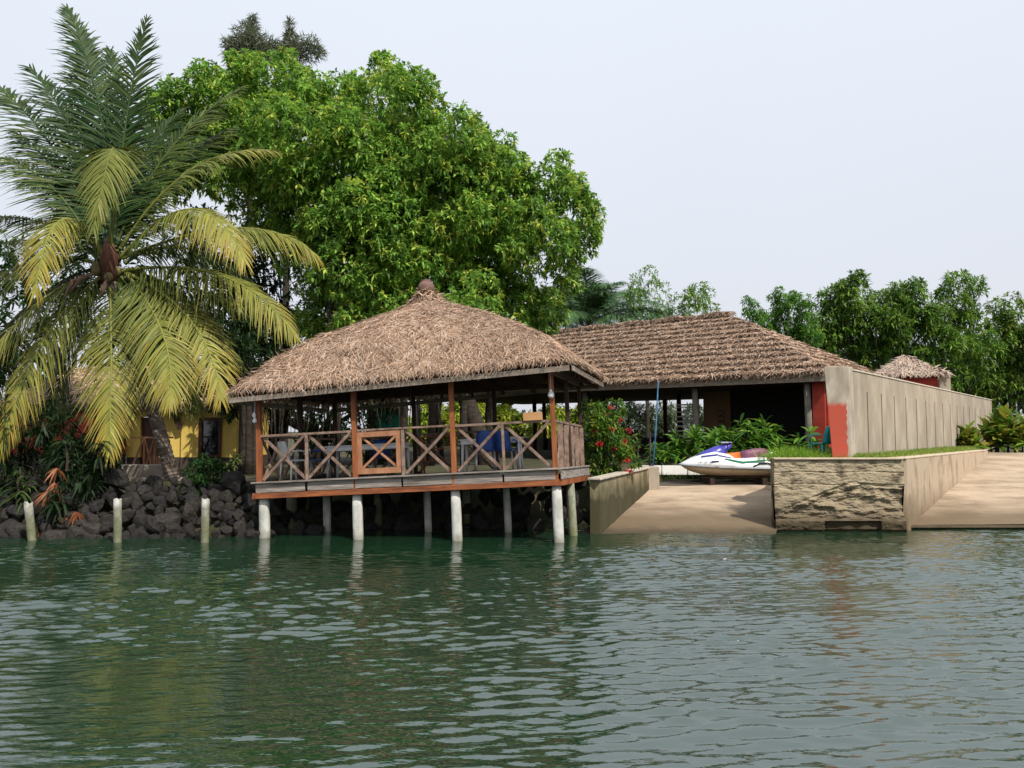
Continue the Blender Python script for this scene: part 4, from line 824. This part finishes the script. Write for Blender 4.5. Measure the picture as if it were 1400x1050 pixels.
for bpx, mpx, tpx, dz, yl in fr:
    yl *= .78
    b0 = P(*bpx, CY - .1); t0 = P(*tpx, CY + dz); m0 = P(*mpx, CY + dz * .55)
    ctrl = (np.array(m0) - .25 * np.array(b0) - .25 * np.array(t0)) * 2; s = np.linspace(0, 1, 28)[:, None]
    rc = (1 - s) ** 2 * np.array(b0) + 2 * s * (1 - s) * ctrl + s ** 2 * np.array(t0)
    fo = MB(); fo.tube([Vector(p) for p in rc], list(np.interp(np.linspace(0, 1, 28), [0, .1, 1], [.06, .035, .007])), 5)
    bag = Bag(); cst = (Gd * (1 - yl) + Gy * yl) * 1.1 + .01
    bag.add(np.array([v for v in fo.v]) - np.array(PB), np.array([f for f in fo.f if len(f) == 4]), np.tile(cst, (len([f for f in fo.f if len(f) == 4]), 1)))
    seg = np.linalg.norm(np.diff(rc, axis=0), axis=1); ln = seg.sum(); nl = int(ln / (.032 + .010 * max(0, (t0.z - b0.z) / ln)))
    for side in (-1, 1):
        tq = np.linspace(.07, .995, nl) + rg.normal(0, .003, nl); tq = np.clip(tq, .05, .999); keep = rg.uniform(size=nl) > .08 + .12 * (np.sin(np.linspace(0, 40 + 10 * tpx[0] / 100, nl)) > .75); tq = tq[keep]; nq = len(tq)
        p = np.stack([np.interp(tq, s[:, 0], rc[:, k]) for k in range(3)], -1); T = unit(np.stack([np.interp(np.clip(tq + .02, 0, 1), s[:, 0], rc[:, k]) - np.interp(np.clip(tq - .02, 0, 1), s[:, 0], rc[:, k]) for k in range(3)], -1))
        A = np.array([.0, -.55, 1.]); Sd = unit(np.cross(T, A)) * side
        upf = float(np.clip((t0.z - b0.z) / ln, 0, 1)); al = np.interp(tq, [0, .3, .8, 1], [1.3 - .25 * upf, 1.08 - .15 * upf, .78 - .08 * upf, .35]) + rg.normal(0, .09, nq)
        nr = unit(np.cross(T, Sd)); D = unit(T * np.cos(al)[:, None] + Sd * np.sin(al)[:, None] + rg.normal(0, .06, (nq, 3)))
        Lf = np.interp(tq, [0, .15, .4, .75, 1], [.45, .85, 1.0, .72, .25]) * rg.uniform(.75, 1.1, nq) * (.82 + .05 * ln + .22 * upf)
        up = max(0, (t0.z - b0.z)) / ln
        ymix = np.clip(yl * np.interp(tq, [0, .25, .7, 1], [.25, .6, 1.0, 1.15]) + rg.normal(0, .08, nq), 0, 1)[:, None]
        c0 = (Gd * (1 - ymix) + Gy * ymix) * rg.uniform(.75, 1.25, (nq, 1)); om = np.clip(ymix * 1.3 - .55, 0, 1) * rg.uniform(.2, 1, (nq, 1)); c1 = c0 * (1 - om) + Or * om
        Sv = unit(np.cross(D, nr) + nr * rg.normal(0, .25, (nq, 1)))
        ribbons(bag, p - np.array(PB), D, Sv, Lf, .036 + .016 * upf, np.clip(.52 - .26 * up + rg.normal(0, .1, nq), .05, 1.2), 4, (.6, 1, .9, .6, .08), c0, c1)
    obj('frond', bag.mesh(), M['palm'], palm)
mb = MB()
for k in range(9):
    a = rg.uniform(0, 6.28); c = crown + Vector((math.cos(a) * .25, math.sin(a) * .25 - .1, rg.uniform(-.35, .05))); mb2 = mb
    mb.lathe(tuple(c), [(.02, -.14), (.08, -.09), (.11, 0), (.09, .09), (.02, .13)], 9)
mb.build('coconut', mat('coconut_husk', (.22, .17, .06), (.12, .08, .04), (4, 4, 4), .6), palm, True, 0, PB)
mb = MB()
for a, b2, c in (((128, 374), (112, 380), (95, 400)), ((146, 382), (142, 392), (137, 408)), ((120, 378), (100, 385), (85, 412))): mb.tube([P(*a, CY - .5), P(*b2, CY - .6), P(*c, CY - .65)], [.02, .07, .01], 7)
mb.build('spathe', mat('brown_spathe', (.24, .15, .11), (.14, .08, .06), (6, 6, 6), .7), palm, True, 0, PB)
mb = MB(); mb.tube([P(150, 385, CY - .1), P(149, 350, CY - .1), P(150, 325, CY - .1)], [.2, .22, .08], 10, .08); mb.build('fibre_sheath', mat('palm_fibre', (.20, .085, .05), (.08, .04, .03), (9, 9, 5), .95, .8), palm, True, 0, PB)

# ------------------------------------------------------------ big trees
GR = [(.20, .36, .06), (.26, .44, .07), (.15, .28, .05), (.34, .48, .08), (.22, .39, .06), (.44, .51, .09), (.18, .34, .06), (.09, .18, .035)]
big = [(430, 200, 95), (560, 260, 100), (660, 310, 90), (500, 330, 95), (330, 190, 75), (235, 150, 42), (285, 150, 62), (340, 135, 58), (395, 130, 58), (450, 140, 60), (520, 135, 52), (560, 145, 52), (610, 185, 55), (655, 215, 52), (690, 235, 40), (745, 250, 42), (780, 295, 45), (790, 330, 34), (730, 320, 60), (770, 370, 36), (690, 300, 65), (630, 270, 75), (560, 240, 80), (480, 230, 80), (400, 220, 80), (320, 210, 65), (250, 210, 50), (660, 370, 65), (590, 340, 75), (510, 320, 80), (430, 300, 75), (355, 280, 45), (700, 420, 55), (740, 410, 42), (620, 420, 60), (540, 395, 60), (470, 380, 60), (440, 430, 50), (500, 440, 45), (600, 450, 50), (660, 450, 45), (560, 470, 40), (410, 340, 45), (780, 260, 25), (330, 90, 22), (530, 100, 25), (230, 240, 40)]
bb = blobs_px(big, 27, 1.8)
bt = tree('broadleaf_tree', 'huge bright green broadleaf tree spreading above the pavilion', 'tree', (pxX(668, 27.5), 27.5, 1.0), bb, .34, GR, .20, 9.5, 8, seed=3, sub=16, subr=.38, inner=.2, aspect=.38)
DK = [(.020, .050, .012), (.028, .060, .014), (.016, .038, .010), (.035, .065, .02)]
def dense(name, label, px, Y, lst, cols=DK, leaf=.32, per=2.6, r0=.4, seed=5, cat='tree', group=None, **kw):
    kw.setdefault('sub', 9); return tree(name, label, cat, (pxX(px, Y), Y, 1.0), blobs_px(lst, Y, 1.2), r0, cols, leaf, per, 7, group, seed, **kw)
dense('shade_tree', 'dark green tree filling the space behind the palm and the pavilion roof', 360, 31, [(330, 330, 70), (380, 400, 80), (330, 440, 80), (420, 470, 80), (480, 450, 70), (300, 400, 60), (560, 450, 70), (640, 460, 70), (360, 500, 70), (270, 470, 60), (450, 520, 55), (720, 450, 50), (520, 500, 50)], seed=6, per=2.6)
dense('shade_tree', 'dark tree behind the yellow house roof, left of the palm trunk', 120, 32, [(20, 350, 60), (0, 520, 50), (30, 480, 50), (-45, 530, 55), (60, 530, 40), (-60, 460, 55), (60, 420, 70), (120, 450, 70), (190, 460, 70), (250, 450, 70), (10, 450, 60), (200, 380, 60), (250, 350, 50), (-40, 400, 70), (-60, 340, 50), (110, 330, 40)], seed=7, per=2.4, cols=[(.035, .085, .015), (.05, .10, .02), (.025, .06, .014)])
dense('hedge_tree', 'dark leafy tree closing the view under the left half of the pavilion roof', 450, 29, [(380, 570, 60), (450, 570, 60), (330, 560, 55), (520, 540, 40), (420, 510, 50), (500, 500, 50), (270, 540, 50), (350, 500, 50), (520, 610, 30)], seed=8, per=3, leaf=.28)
dense('far_tree', 'dark trees far beyond the pavilion, above the sunlit hedge', 660, 54, [(580, 530, 30), (620, 515, 35), (660, 520, 35), (700, 510, 40), (750, 520, 40), (800, 530, 30), (580, 490, 50), (640, 480, 50)], seed=18, per=1.5, leaf=.5)
LG = [(.32, .40, .04), (.42, .44, .05), (.22, .32, .04)]
dense('hedge', 'sunlit yellow-green hedge seen through the pavilion', 640, 52, [(590, 575, 28), (625, 570, 30), (655, 580, 28), (685, 575, 25), (715, 590, 22), (610, 595, 22), (660, 600, 20), (570, 590, 20), (740, 585, 22), (765, 575, 26), (790, 590, 26), (810, 575, 24)], cols=LG, seed=9, per=7, leaf=.42, inner=.5, cat='hedge', r0=.12)
dense('hedge', 'grey-green palm-like hedge seen under the big house roof', 900, 53, [(800, 585, 28), (840, 580, 30), (870, 575, 28), (905, 580, 28), (940, 580, 26), (975, 585, 26), (770, 590, 26)], cols=[(.10, .14, .06), (.14, .17, .08), (.07, .11, .04)], seed=10, per=5, leaf=.55, inner=.4, cat='hedge', r0=.12, aspect=.14)
MG = [(.12, .24, .035), (.17, .30, .04), (.09, .18, .03), (.22, .33, .05)]
dense('roadside_tree', 'thin-crowned tree behind the left end of the big house ridge', 885, 50, [(880, 385, 22), (865, 410, 22), (895, 405, 24), (905, 425, 22), (870, 430, 22), (885, 445, 24)], cols=MG, seed=11, per=3, leaf=.26, r0=.14, inner=.04, cat='tree')
dense('roadside_tree', 'thin-crowned tree just left of the big house roof peak', 950, 49, [(950, 400, 20), (935, 415, 20), (965, 412, 18), (948, 430, 26), (925, 430, 16), (975, 428, 14), (940, 450, 24)], cols=MG, seed=12, per=3, leaf=.26, r0=.13, inner=.04, cat='tree')
dense('small_tree', 'small tree with separate round leaf clumps right of the big house roof peak', 1070, 44, [(1022, 414, 9), (1035, 428, 14), (1048, 440, 15), (1062, 408, 12), (1062, 425, 13), (1080, 412, 13), (1095, 415, 15), (1102, 432, 13), (1075, 440, 15), (1090, 452, 14), (1060, 455, 15), (1108, 455, 16), (1085, 470, 18), (1040, 455, 13)], cols=[(.10, .24, .03), (.14, .29, .035), (.07, .17, .025)], seed=13, per=9, leaf=.24, r0=.12, inner=.3, sub=6, subr=.6, cat='tree')
dense('big_shade_tree', 'wide feathery green tree behind the gatehouse roof', 1215, 50, [(1140, 415, 26), (1165, 400, 24), (1185, 425, 34), (1150, 440, 34), (1215, 415, 30), (1235, 440, 36), (1200, 460, 38), (1160, 475, 32), (1250, 410, 28), (1275, 440, 30), (1240, 475, 36), (1130, 450, 28), (1120, 478, 28), (1285, 470, 30), (1190, 495, 24), (1255, 500, 26)], cols=MG + [(.03, .07, .012)], seed=14, per=6, leaf=.36, r0=.3, aspect=.26, inner=.3, cat='tree')
dense('tall_thin_tree', 'tree with one tall thin shoot rising above its neighbours at the right', 1315, 51, [(1310, 385, 18), (1338, 392, 14), (1300, 410, 22), (1325, 425, 20), (1290, 440, 22), (1318, 455, 28), (1310, 485, 30), (1345, 480, 30), (1290, 510, 26), (1335, 515, 26)], cols=MG, seed=15, per=5, leaf=.36, r0=.16, aspect=.26, inner=.1, cat='tree')
dense('bushy_tree', 'bushy green tree at the right edge behind the metal fence', 1385, 52, [(1375, 430, 24), (1395, 445, 26), (1360, 460, 28), (1390, 480, 34), (1360, 500, 30), (1400, 515, 32), (1425, 470, 40), (1370, 530, 26), (1440, 420, 30), (1420, 530, 34)], cols=MG + [(.12, .14, .03)], seed=16, per=5, leaf=.36, r0=.25, aspect=.28, inner=.3, cat='tree')
dense('background_trees', 'dark mass of trees behind the boundary wall', 1230, 60, [(1130, 500, 40), (1180, 510, 40), (1230, 500, 45), (1280, 510, 45), (1330, 510, 45), (1380, 520, 45), (1430, 510, 45), (1080, 490, 35), (1330, 540, 35), (1380, 550, 30), (1290, 545, 30)], cols=DK, seed=17, per=1.3, leaf=.6, r0=.3, cat='trees')
# conifer behind
ct = empty('casuarina_tree', (pxX(370, 44), 44, 1), 'grey-green casuarina with two thin leaders poking up behind the big tree', 'tree'); bag = Bag(); rg = np.random.default_rng(19); CO = np.array(ct.location)
mb = MB()
for bx1, by1, br, n in ((322, 68, 16, 500), (338, 52, 16, 600), (352, 66, 20, 700), (345, 34, 6, 150), (345, 24, 3, 50), (372, 70, 16, 500), (398, 62, 12, 400), (420, 66, 16, 450), (397, 44, 5, 110), (396, 30, 3, 60), (435, 70, 8, 120), (312, 60, 7, 110), (395, 80, 20, 600), (340, 85, 26, 700)):
    n = n * 2 // 3; d = unit(rg.normal(size=(n, 3))) * rg.uniform(.3, 1.25, (n, 1)); cc0 = np.array(P(bx1, by1, 44)); p = cc0 + d * br * 44 / F; D = unit(d * .6 + rg.normal(0, .5, (n, 3)) + np.array([0, 0, .35])); c = np.array([.13, .15, .085]) * rg.uniform(.6, 1.5, (n, 1))
    for _ in range(2):
        D2 = unit(D + rg.normal(0, .45, D.shape)); ribbons(bag, p - CO, D2, unit(np.cross(D2, rg.normal(size=D2.shape))), .42, .045, .2, 2, (1, .8, .2), c)
for px, top in ((345, 20), (396, 24)):
    mb.tube([Vector((P(px, 130, 44).x, 44, 1)), P(px, 130, 44), P(px, top, 44)], [.3, .12, .015], 6)
    for k in range(8): s_k = 1 if k % 2 else -1; mb.tube([P(px, 52 + k * 5, 44), P(px + s_k * (10 + k * 3.5), 44 + k * 5, 44 + rg.uniform(-.5, .5))], [.04, .012], 4)
obj('crown', bag.mesh(), M['leaf'], ct); mb.build('trunk', M['bark'], ct, False, 0, tuple(CO))
# banyan by the pavilion's left corner
BY = 21.5; bx0 = pxX(343, BY); BO = (bx0, BY, 1.0)
by = empty('banyan_tree', BO, 'dark banyan trunk with hanging aerial roots between the yellow house and the pavilion', 'tree'); mb = MB()
for k in range(9):
    a = k / 9 * 6.28; o_ = Vector((math.cos(a) * .22, math.sin(a) * .2, 0)); mb.tube([Vector(BO) + o_ * 1.7 + Vector((0, 0, -.2)), Vector(BO) + o_ * .9 + Vector((0, 0, .7)), Vector(BO) + o_ + Vector((random.uniform(-.1, .1), 0, 2.6)), Vector(BO) + o_ * 1.6 + Vector((0, 0, 2.9))], [.16, .11, .1, .08], 7, .1)
mb.build('trunk', M['bark'], by, True, 0, BO); mb = MB()
for k in range(130):
    x = bx0 + rg.uniform(-.9, 5.5) * (1 if k % 3 else .3); y = BY + rg.uniform(-.6, 2.5); zt0 = rg.uniform(3.6, 4.6); ln = rg.uniform(.6, 2.6); mb.tube([(x, y, zt0), (x + rg.normal(0, .06), y, zt0 - ln * .5), (x + rg.normal(0, .1), y, zt0 - ln)], [.022, .015, .006], 4)
mb.build('aerial_root', M['bark'], by, False, 0, BO)
bag = Bag(); rosettes(bag, blobs_px([(300, 555, 10), (318, 560, 12), (345, 500, 32), (335, 520, 26), (330, 500, 40), (360, 520, 40), (420, 530, 40), (480, 530, 40), (320, 470, 50)], BY + 1.5, .6), 7, .2, 7, DK, seed=21)
for i, v in enumerate(bag.V): bag.V[i] = v - np.array(BO)
obj('crown', bag.mesh(), M['leaf'], by)
for px, Y, r_ in ((548, 26, .14), (588, 27, .16), (604, 30, .12), (636, 27, .14), (668, 29, .13), (460, 26, .12), (505, 28, .15)):
    q = Vector((pxX(px, Y), Y, .9)); mb = MB(); mb.tube([(0, 0, 0), (random.uniform(-.15, .15), 0, 2.2), (random.uniform(-.3, .3), 0, 4.5), (random.uniform(-.5, .5), 0, 7)], [r_ * 1.2, r_, r_ * .9, r_ * .6], 8, .08)
    root = empty('slender_tree', q, 'bare slender trunk glimpsed through the pavilion', 'tree', 'slender trunks behind the pavilion'); mb.build('trunk', M['bark'], root, True)

# mid palm behind the house roof
def small_palm(label, px, py, Y, n, Lr, cols, base_z=1.0, name='palm_tree', seed=1):
    c = P(px, py, Y); O_ = (c.x, Y, base_z); root = empty(name, O_, label, 'palm tree'); r_ = np.random.default_rng(seed)
    mb = MB(); mb.tube([(0, 0, -.2), (.05, 0, (c.z - base_z) * .5), (0, 0, c.z - base_z)], [.2, .15, .13], 9, .06); mb.build('trunk', M['palmbark'], root, True)
    for k in range(n):
        az = k / n * 6.28 + r_.uniform(-.2, .2); el = r_.uniform(.15, 1.25); s = np.linspace(0, 1, 14)[:, None]; d = np.array([math.cos(az) * math.cos(el), math.sin(az) * math.cos(el), math.sin(el)])
        LL = Lr * r_.uniform(.85, 1.15); rc = np.array([0, 0, c.z - base_z]) + d * LL * s + np.array([0, 0, -1.]) * LL * .45 * s ** 2.2; bag = Bag(); fo = MB(); fo.tube([Vector(p) for p in rc], list(np.linspace(.04, .008, 14)), 4)
        f4 = [f for f in fo.f if len(f) == 4]; bag.add(np.array(fo.v), np.array(f4), np.tile(cols[0], (len(f4), 1)))
        for side in (-1, 1):
            nq = int(LL / .05); tq = np.linspace(.1, .99, nq); p = np.stack([np.interp(tq, s[:, 0], rc[:, i]) for i in range(3)], -1); T = unit(np.gradient(p, axis=0)); Sd = unit(np.cross(T, np.array([0, -.3, 1.]))) * side
            al = np.interp(tq, [0, 1], [1.15, .4]); D = unit(T * np.cos(al)[:, None] + Sd * np.sin(al)[:, None] + r_.normal(0, .08, (nq, 3))); cc = np.array(cols)[r_.integers(0, len(cols), nq)] * r_.uniform(.8, 1.2, (nq, 1))
            ribbons(bag, p, D, unit(np.cross(D, np.cross(T, Sd))), np.interp(tq, [0, .4, 1], [.4, .75, .25]) * LL / 2.6, .045, .3, 3, (.6, 1, .7, .1), cc)
        obj('frond', bag.mesh(), M['palm'], root)
PG = [(.08, .16, .06), (.11, .20, .07), (.06, .12, .05)]
small_palm('dark green palm rising between the pavilion and the big house roof', 805, 440, 52, 28, 6.6, PG, seed=2)
small_palm('smaller dark palm close to the big tree, left of the other palm', 757, 448, 53, 20, 5.2, PG, seed=3)

# ------------------------------------------------------------ shrubs and plants
def strap_plant(label, px, Y, z0, h_, n, cols, name='strap_plant', wid=.09, seed=1, cat='plant', group=None, spreadx=.5, layers=5, flowers=None, droop=.5):
    O_ = np.array([pxX(px, Y), Y, z0]); root = empty(name, tuple(O_), label, cat, group); r_ = np.random.default_rng(seed); bag = Bag(); mb = MB()
    for k in range(layers):
        c = np.array([r_.uniform(-spreadx, spreadx), r_.uniform(-.3, .3), 0]); hh = h_ * r_.uniform(.35, .8); tip = c + np.array([r_.normal(0, .1), r_.normal(0, .1), hh]); mb.tube([c, (c + tip) / 2 + .02, tip], [.03, .025, .02], 5)
        m_ = n // layers; az = r_.uniform(0, 6.28, m_); el = r_.uniform(-.1, 1.4, m_); D = np.stack([np.cos(az) * np.cos(el), np.sin(az) * np.cos(el), np.sin(el)], -1)
        p = c + (tip - c) * r_.uniform(.35, 1, m_)[:, None]; S = unit(np.cross(D, np.array([0, 0, 1.]) + r_.normal(0, .3, (m_, 3)))); L_ = h_ * r_.uniform(.3, .5, m_)
        cc = np.array(cols)[r_.integers(0, len(cols), m_)] * r_.uniform(.75, 1.25, (m_, 1)); ribbons(bag, p, D, S, L_, wid * r_.uniform(.8, 1.2, m_), droop, 4, (.35, .9, 1, .75, .05), cc, cc * 1.05)
    obj('foliage', bag.mesh(), M['leaf'], root); mb.build('stem', M['bark'], root)
    return root
SG = [(.08, .21, .02), (.13, .28, .025), (.05, .14, .02), (.20, .32, .04)]
for i, (px, Y, h_, n, sp, lb) in enumerate(((925, 23.9, 1.45, 150, .6, 'strap-leaved green bush behind the bow of the jet ski'), (965, 24.0, 1.65, 160, .55, 'strap-leaved bush above the jet ski handlebars'), (1008, 24.1, 1.9, 180, .6, 'tallest strap-leaved bush, above the jet ski seat'), (1045, 23.9, 1.85, 190, .6, 'strap-leaved bush before the dark house opening'), (1080, 23.6, 1.5, 130, .5, 'strap-leaved bush above the jet ski stern'), (1110, 22.0, 1.5, 80, .35, 'leafy cordyline at the grey post beside the red wall'), (905, 23.7, 1.0, 70, .4, 'low strap-leaved bush next to the blue pole'))):
    strap_plant(lb, px, Y, 1.15, h_, int(n * 1.4), SG, 'strap_leaved_bush', .085, 30 + i, 'bush', None, sp)
RG = [(.10, .20, .02), (.16, .26, .03), (.07, .14, .02), (.30, .30, .04), (.22, .20, .03)]
for i, (px, Y, h_, sp, lb) in enumerate(((1332, 29.2, 1.3, .4, 'low croton bush at the far end of the retaining wall'), (1356, 29.6, 1.9, .5, 'broad-leaved croton second from the wall at the top of the right ramp'), (1382, 29.4, 2.1, .5, 'tall bright green croton near the right edge'), (1410, 29.2, 2.0, .6, 'croton bush cut by the right edge of the view'))):
    strap_plant(lb, px, Y, 1.4, h_, 150, RG, 'croton_bush', .2, 50 + i, 'bush', None, sp, droop=.25)
def shrub(label, lst, Y, cols, leaf=.14, per=14, name='shrub', seed=1, flowers=None, cat='shrub', base_px=None, z0=1.0, aspect=.4, dY=.5, **kw):
    bl = blobs_px(lst, Y, dY); bx_ = base_px or lst[0][0]; O_ = np.array([pxX(bx_, Y), Y, z0]); root = empty(name, tuple(O_), label, cat); bag = Bag()
    Cc = rosettes(bag, bl, per, leaf, 7, cols, seed=seed, aspect=aspect, **kw)
    for i, v in enumerate(bag.V): bag.V[i] = v - O_
    obj('foliage', bag.mesh(), M['leaf'], root); bl2 = [(c - O_, r_) for c, r_ in bl]; limbs('stem', (0, 0, 0), bl2, .05, M['bark'], root, .3, 12, 2)
    if flowers:
        r_ = np.random.default_rng(seed + 100); nf, col = flowers
        for k in range(nf):
            c, rad = bl[r_.integers(0, len(bl))]; d = unit(r_.normal(size=3) + np.array([.2, -1.3, .3])); p = c + d * rad * .95; fb = Bag(); m_ = 18; D = unit(r_.normal(size=(m_, 3)) + d * .8); pp = np.tile(p, (m_, 1)) + D * .02
            cc = np.tile(np.array(col), (m_, 1)) * r_.uniform(.7, 1.3, (m_, 1)); ribbons(fb, pp - O_, D, unit(np.cross(D, r_.normal(size=D.shape))), .085, .04, .1, 2, (.5, 1, .5), cc); obj('flower', fb.mesh(), M['flower'], root)
    return root
shrub('ixora shrub with red flower heads between the pavilion and the left ramp', [(812, 570, 24), (828, 590, 26), (808, 600, 24), (845, 605, 24), (825, 625, 26), (850, 630, 20), (805, 635, 24), (840, 560, 16), (838, 645, 16)], 19.8, [(.07, .17, .02), (.12, .22, .02), (.05, .11, .02), (.17, .24, .03)], .13, 16, 'flowering_shrub', 2, (17, (.55, .05, .04)), base_px=822)
shrub('small round dark green bush hanging over the rocks', [(268, 650, 20), (290, 648, 20), (280, 665, 20), (300, 660, 14), (262, 665, 12), (283, 636, 12)], 17.9, [(.03, .085, .02), (.045, .11, .025), (.02, .06, .015)], .09, 40, 'round_bush', 4, base_px=282, z0=.9, dY=.15)
LD = [(.018, .042, .012), (.03, .06, .018), (.013, .03, .010)]
shrub('large dark oleander-like shrub overhanging the left bank', [(30, 580, 45), (70, 590, 45), (110, 600, 40), (20, 630, 45), (60, 650, 45), (100, 640, 40), (135, 630, 26), (10, 680, 35), (50, 700, 32), (90, 690, 30), (120, 660, 24), (140, 610, 20), (-30, 640, 50)], 18.0, LD, .26, 7, 'overhanging_shrub', 5, base_px=60, aspect=.16, dY=.5)
for i, (px, py, lb, c) in enumerate(((92, 632, 'dark strap-leaved clump in the middle of the big left shrub', LD), (30, 690, 'green hanging strap-leaved clump at the left edge above the water', [(.08, .12, .03), (.05, .09, .025)]), (95, 700, 'strap-leaved clump with dry orange leaves above the rocks', LD), (140, 628, 'dark strap-leaved clump beside the concrete step', LD))):
    Y = 17.2; q = P(px, py, Y); strap_plant(lb, px, Y, q.z - .2, 1.2, 60, c, 'hanging_clump', .05, 70 + i, 'plant', None, .12, 2, droop=.8)
for i, (px, py) in enumerate(((36, 735), (75, 660), (66, 672), (90, 720), (62, 725), (105, 700), (78, 640))):
    q = P(px, py, 16.95); root = empty('dry_leaf_cluster', tuple(q), 'drooping cluster of dry orange-brown leaves on the left bank', 'dry leaves', 'dry orange leaf clusters on the left bank'); bag = Bag(); r_ = np.random.default_rng(90 + i); m_ = 14
    D = unit(np.stack([r_.normal(0, .6, m_), r_.normal(-.3, .4, m_), r_.uniform(-1.2, -.2, m_)], -1)); cc = np.tile([.34, .13, .06], (m_, 1)) * r_.uniform(.6, 1.3, (m_, 1)); ribbons(bag, np.zeros((m_, 3)), D, unit(np.cross(D, np.array([0, 1., .2]))), r_.uniform(.2, .38, m_), .045, .3, 3, (.4, 1, .7, .1), cc); obj('leaves', bag.mesh(), M['leaf'], root)
shrub('pale-leaved potted shrub beside the banyan trunk', [(316, 640, 8), (322, 632, 8), (312, 648, 7)], 19.5, [(.16, .19, .06), (.10, .14, .04)], .12, 30, 'pale_shrub', 6, base_px=318, z0=1.0, dY=.1)
# potted things on the bank near the banyan
mb = MB(); mb.box((pxX(336, 18.6), 18.6, 1.12), (1.1, .35, .05)); tag(mb.build('stone_bench', M['wallconc'], None, False, .01), 'low pale slab lying on the bank left of the pavilion', 'slab')
# grass on the block and weeds
def grass(name, f, n, h_, cols, seed, label=None):
    r_ = np.random.default_rng(seed); p = f(r_, n); n = len(p); D = unit(np.stack([r_.normal(0, .45, n), r_.normal(0, .45, n), np.ones(n)], -1)); bag = Bag(); cc = np.array(cols)[r_.integers(0, len(cols), n)] * r_.uniform(.7, 1.3, (n, 1))
    ribbons(bag, p, D, unit(np.cross(D, r_.normal(size=D.shape))), h_ * r_.uniform(.5, 1.3, n), .014, .35, 3, (1, .8, .5, .1), cc); o = obj(name, bag.mesh(), M['leaf']); tag(o, label, None, None, 'stuff'); return o
def fblock(r_, n):
    y = r_.uniform(17.95, 28, n); a, b = np.maximum(rr_x(y) + .05, wall_x(y) - 2.6), wall_x(y) - .36; x = a + (b - a) * r_.uniform(0, 1, n); return np.stack([x, y, np.full(n, 1.57)], -1)
grass('grass', fblock, 38000, .30, [(.20, .33, .04), (.27, .38, .05), (.13, .22, .03), (.36, .36, .11)], 1)
def fleft(r_, n):
    y = r_.uniform(17.95, 19.6, n); x = rr_x(y) + .05 + r_.uniform(0, 1.9, n); return np.stack([x, y, np.full(n, 1.57)], -1)
grass('grass', fleft, 7000, .34, [(.18, .32, .035), (.25, .38, .05)], 2)
def ftuft(r_, n):
    p = r_.normal(0, 1, (n, 2)) * np.array([.28, .15]); return np.stack([pxX(1083, 18.4) + p[:, 0], 18.4 + p[:, 1], np.full(n, 1.58)], -1)
grass('grass', ftuft, 1800, .5, [(.2, .38, .035), (.26, .4, .05)], 3)
def fweed(r_, n): return np.stack([r_.uniform(4.2, 8, n), np.full(n, 23.1) - r_.uniform(0, .15, n), r_.uniform(.8, 1.0, n)], -1)
grass('weeds', fweed, 700, .14, [(.05, .10, .02), (.08, .12, .02)], 4)

# ------------------------------------------------------------ rocks on the bank, stumps
def rock_mesh(seed):
    r_ = np.random.default_rng(seed); import bmesh
    bm = bmesh.new(); bmesh.ops.create_icosphere(bm, subdivisions=3, radius=1)
    pl = unit(r_.normal(size=(9, 3))); dd = r_.uniform(.42, .85, 9)
    for v in bm.verts:
        p = np.array(v.co); s = 1.0
        for a, b in zip(pl, dd):
            q = p @ a
            if q > b: s = min(s, b / q)
        v.co = Vector(p * s * (1 + .02 * r_.normal()))
    me = bpy.data.meshes.new('rock'); bm.to_mesh(me); bm.free(); return me
rocks = []
for k in range(10):
    me = rock_mesh(200 + k); me.materials.append(M['rockl'] if k % 4 == 0 else M['rock']); rocks.append(me)
r_ = np.random.default_rng(77); cnt = 0
def put_rock(x, y, z, s, group, label):
    o = bpy.data.objects.new('boulder', rocks[r_.integers(0, 10)]); C.objects.link(o); o.location = (x, y, z); o.rotation_euler = tuple(r_.uniform(0, 6.28, 3)); o.scale = (s * r_.uniform(.8, 1.3), s * r_.uniform(.8, 1.2), s * r_.uniform(.6, .9)); tag(o, label, 'boulder', group)
for row in range(8):
    v = row / 7; x = -12.8
    while x < -5.3:
        s = r_.uniform(.10, .22) if r_.uniform() > .12 else r_.uniform(.25, .36); y = 16.7 + v * 1.05 + r_.normal(0, .06); put_rock(x, y, -.02 + v * 1.08 + r_.normal(0, .05), s, 'boulders piled on the left bank', 'dark angular boulder in the rubble bank left of the pavilion'); x += s * 1.6
for row in range(4):
    v = row / 3; x = -5.3
    while x < 2.0:
        s = r_.uniform(.16, .3) if r_.uniform() > .12 else r_.uniform(.3, .45); y = 18.3 + v * 1.5 + r_.normal(0, .1) - (.9 if x > 1.1 else 0) - (.8 if x < -4.4 else 0); put_rock(x, y, 0 + v * 1.0 + r_.normal(0, .05), s, 'boulders under the pavilion', 'dark boulder in the shaded bank under the pavilion'); x += s * 1.6
for px, py0, lean, r0, hgt, lb in ((44, 688, .09, .085, .80, 'leaning weathered concrete stump at the left edge of the bank'), (161, 677, .02, .08, .90, 'pale mossy concrete stump with a broken top, in front of the rocks'), (280, 678, .0, .08, .90, 'mossy concrete stump below the round bush')):
    Y = 16.0 if px > 50 else 16.3; q = P(px, 735, Y); mb = MB(); rings = []
    for i, z in enumerate(np.linspace(-.8, hgt, 8)): rings.append([(math.cos(a) * r0 * (1 + random.uniform(-.06, .06)) - lean * 1.6 * z, math.sin(a) * r0, z + (random.uniform(-.05, .03) if i == 7 else 0)) for a in np.linspace(0, 6.28, 11)[:-1]])
    mb.loft(rings); o = mb.build('concrete_stump', M['stump'], None, True); o.location = (q.x, Y, 0); tag(o, lb, 'stump')
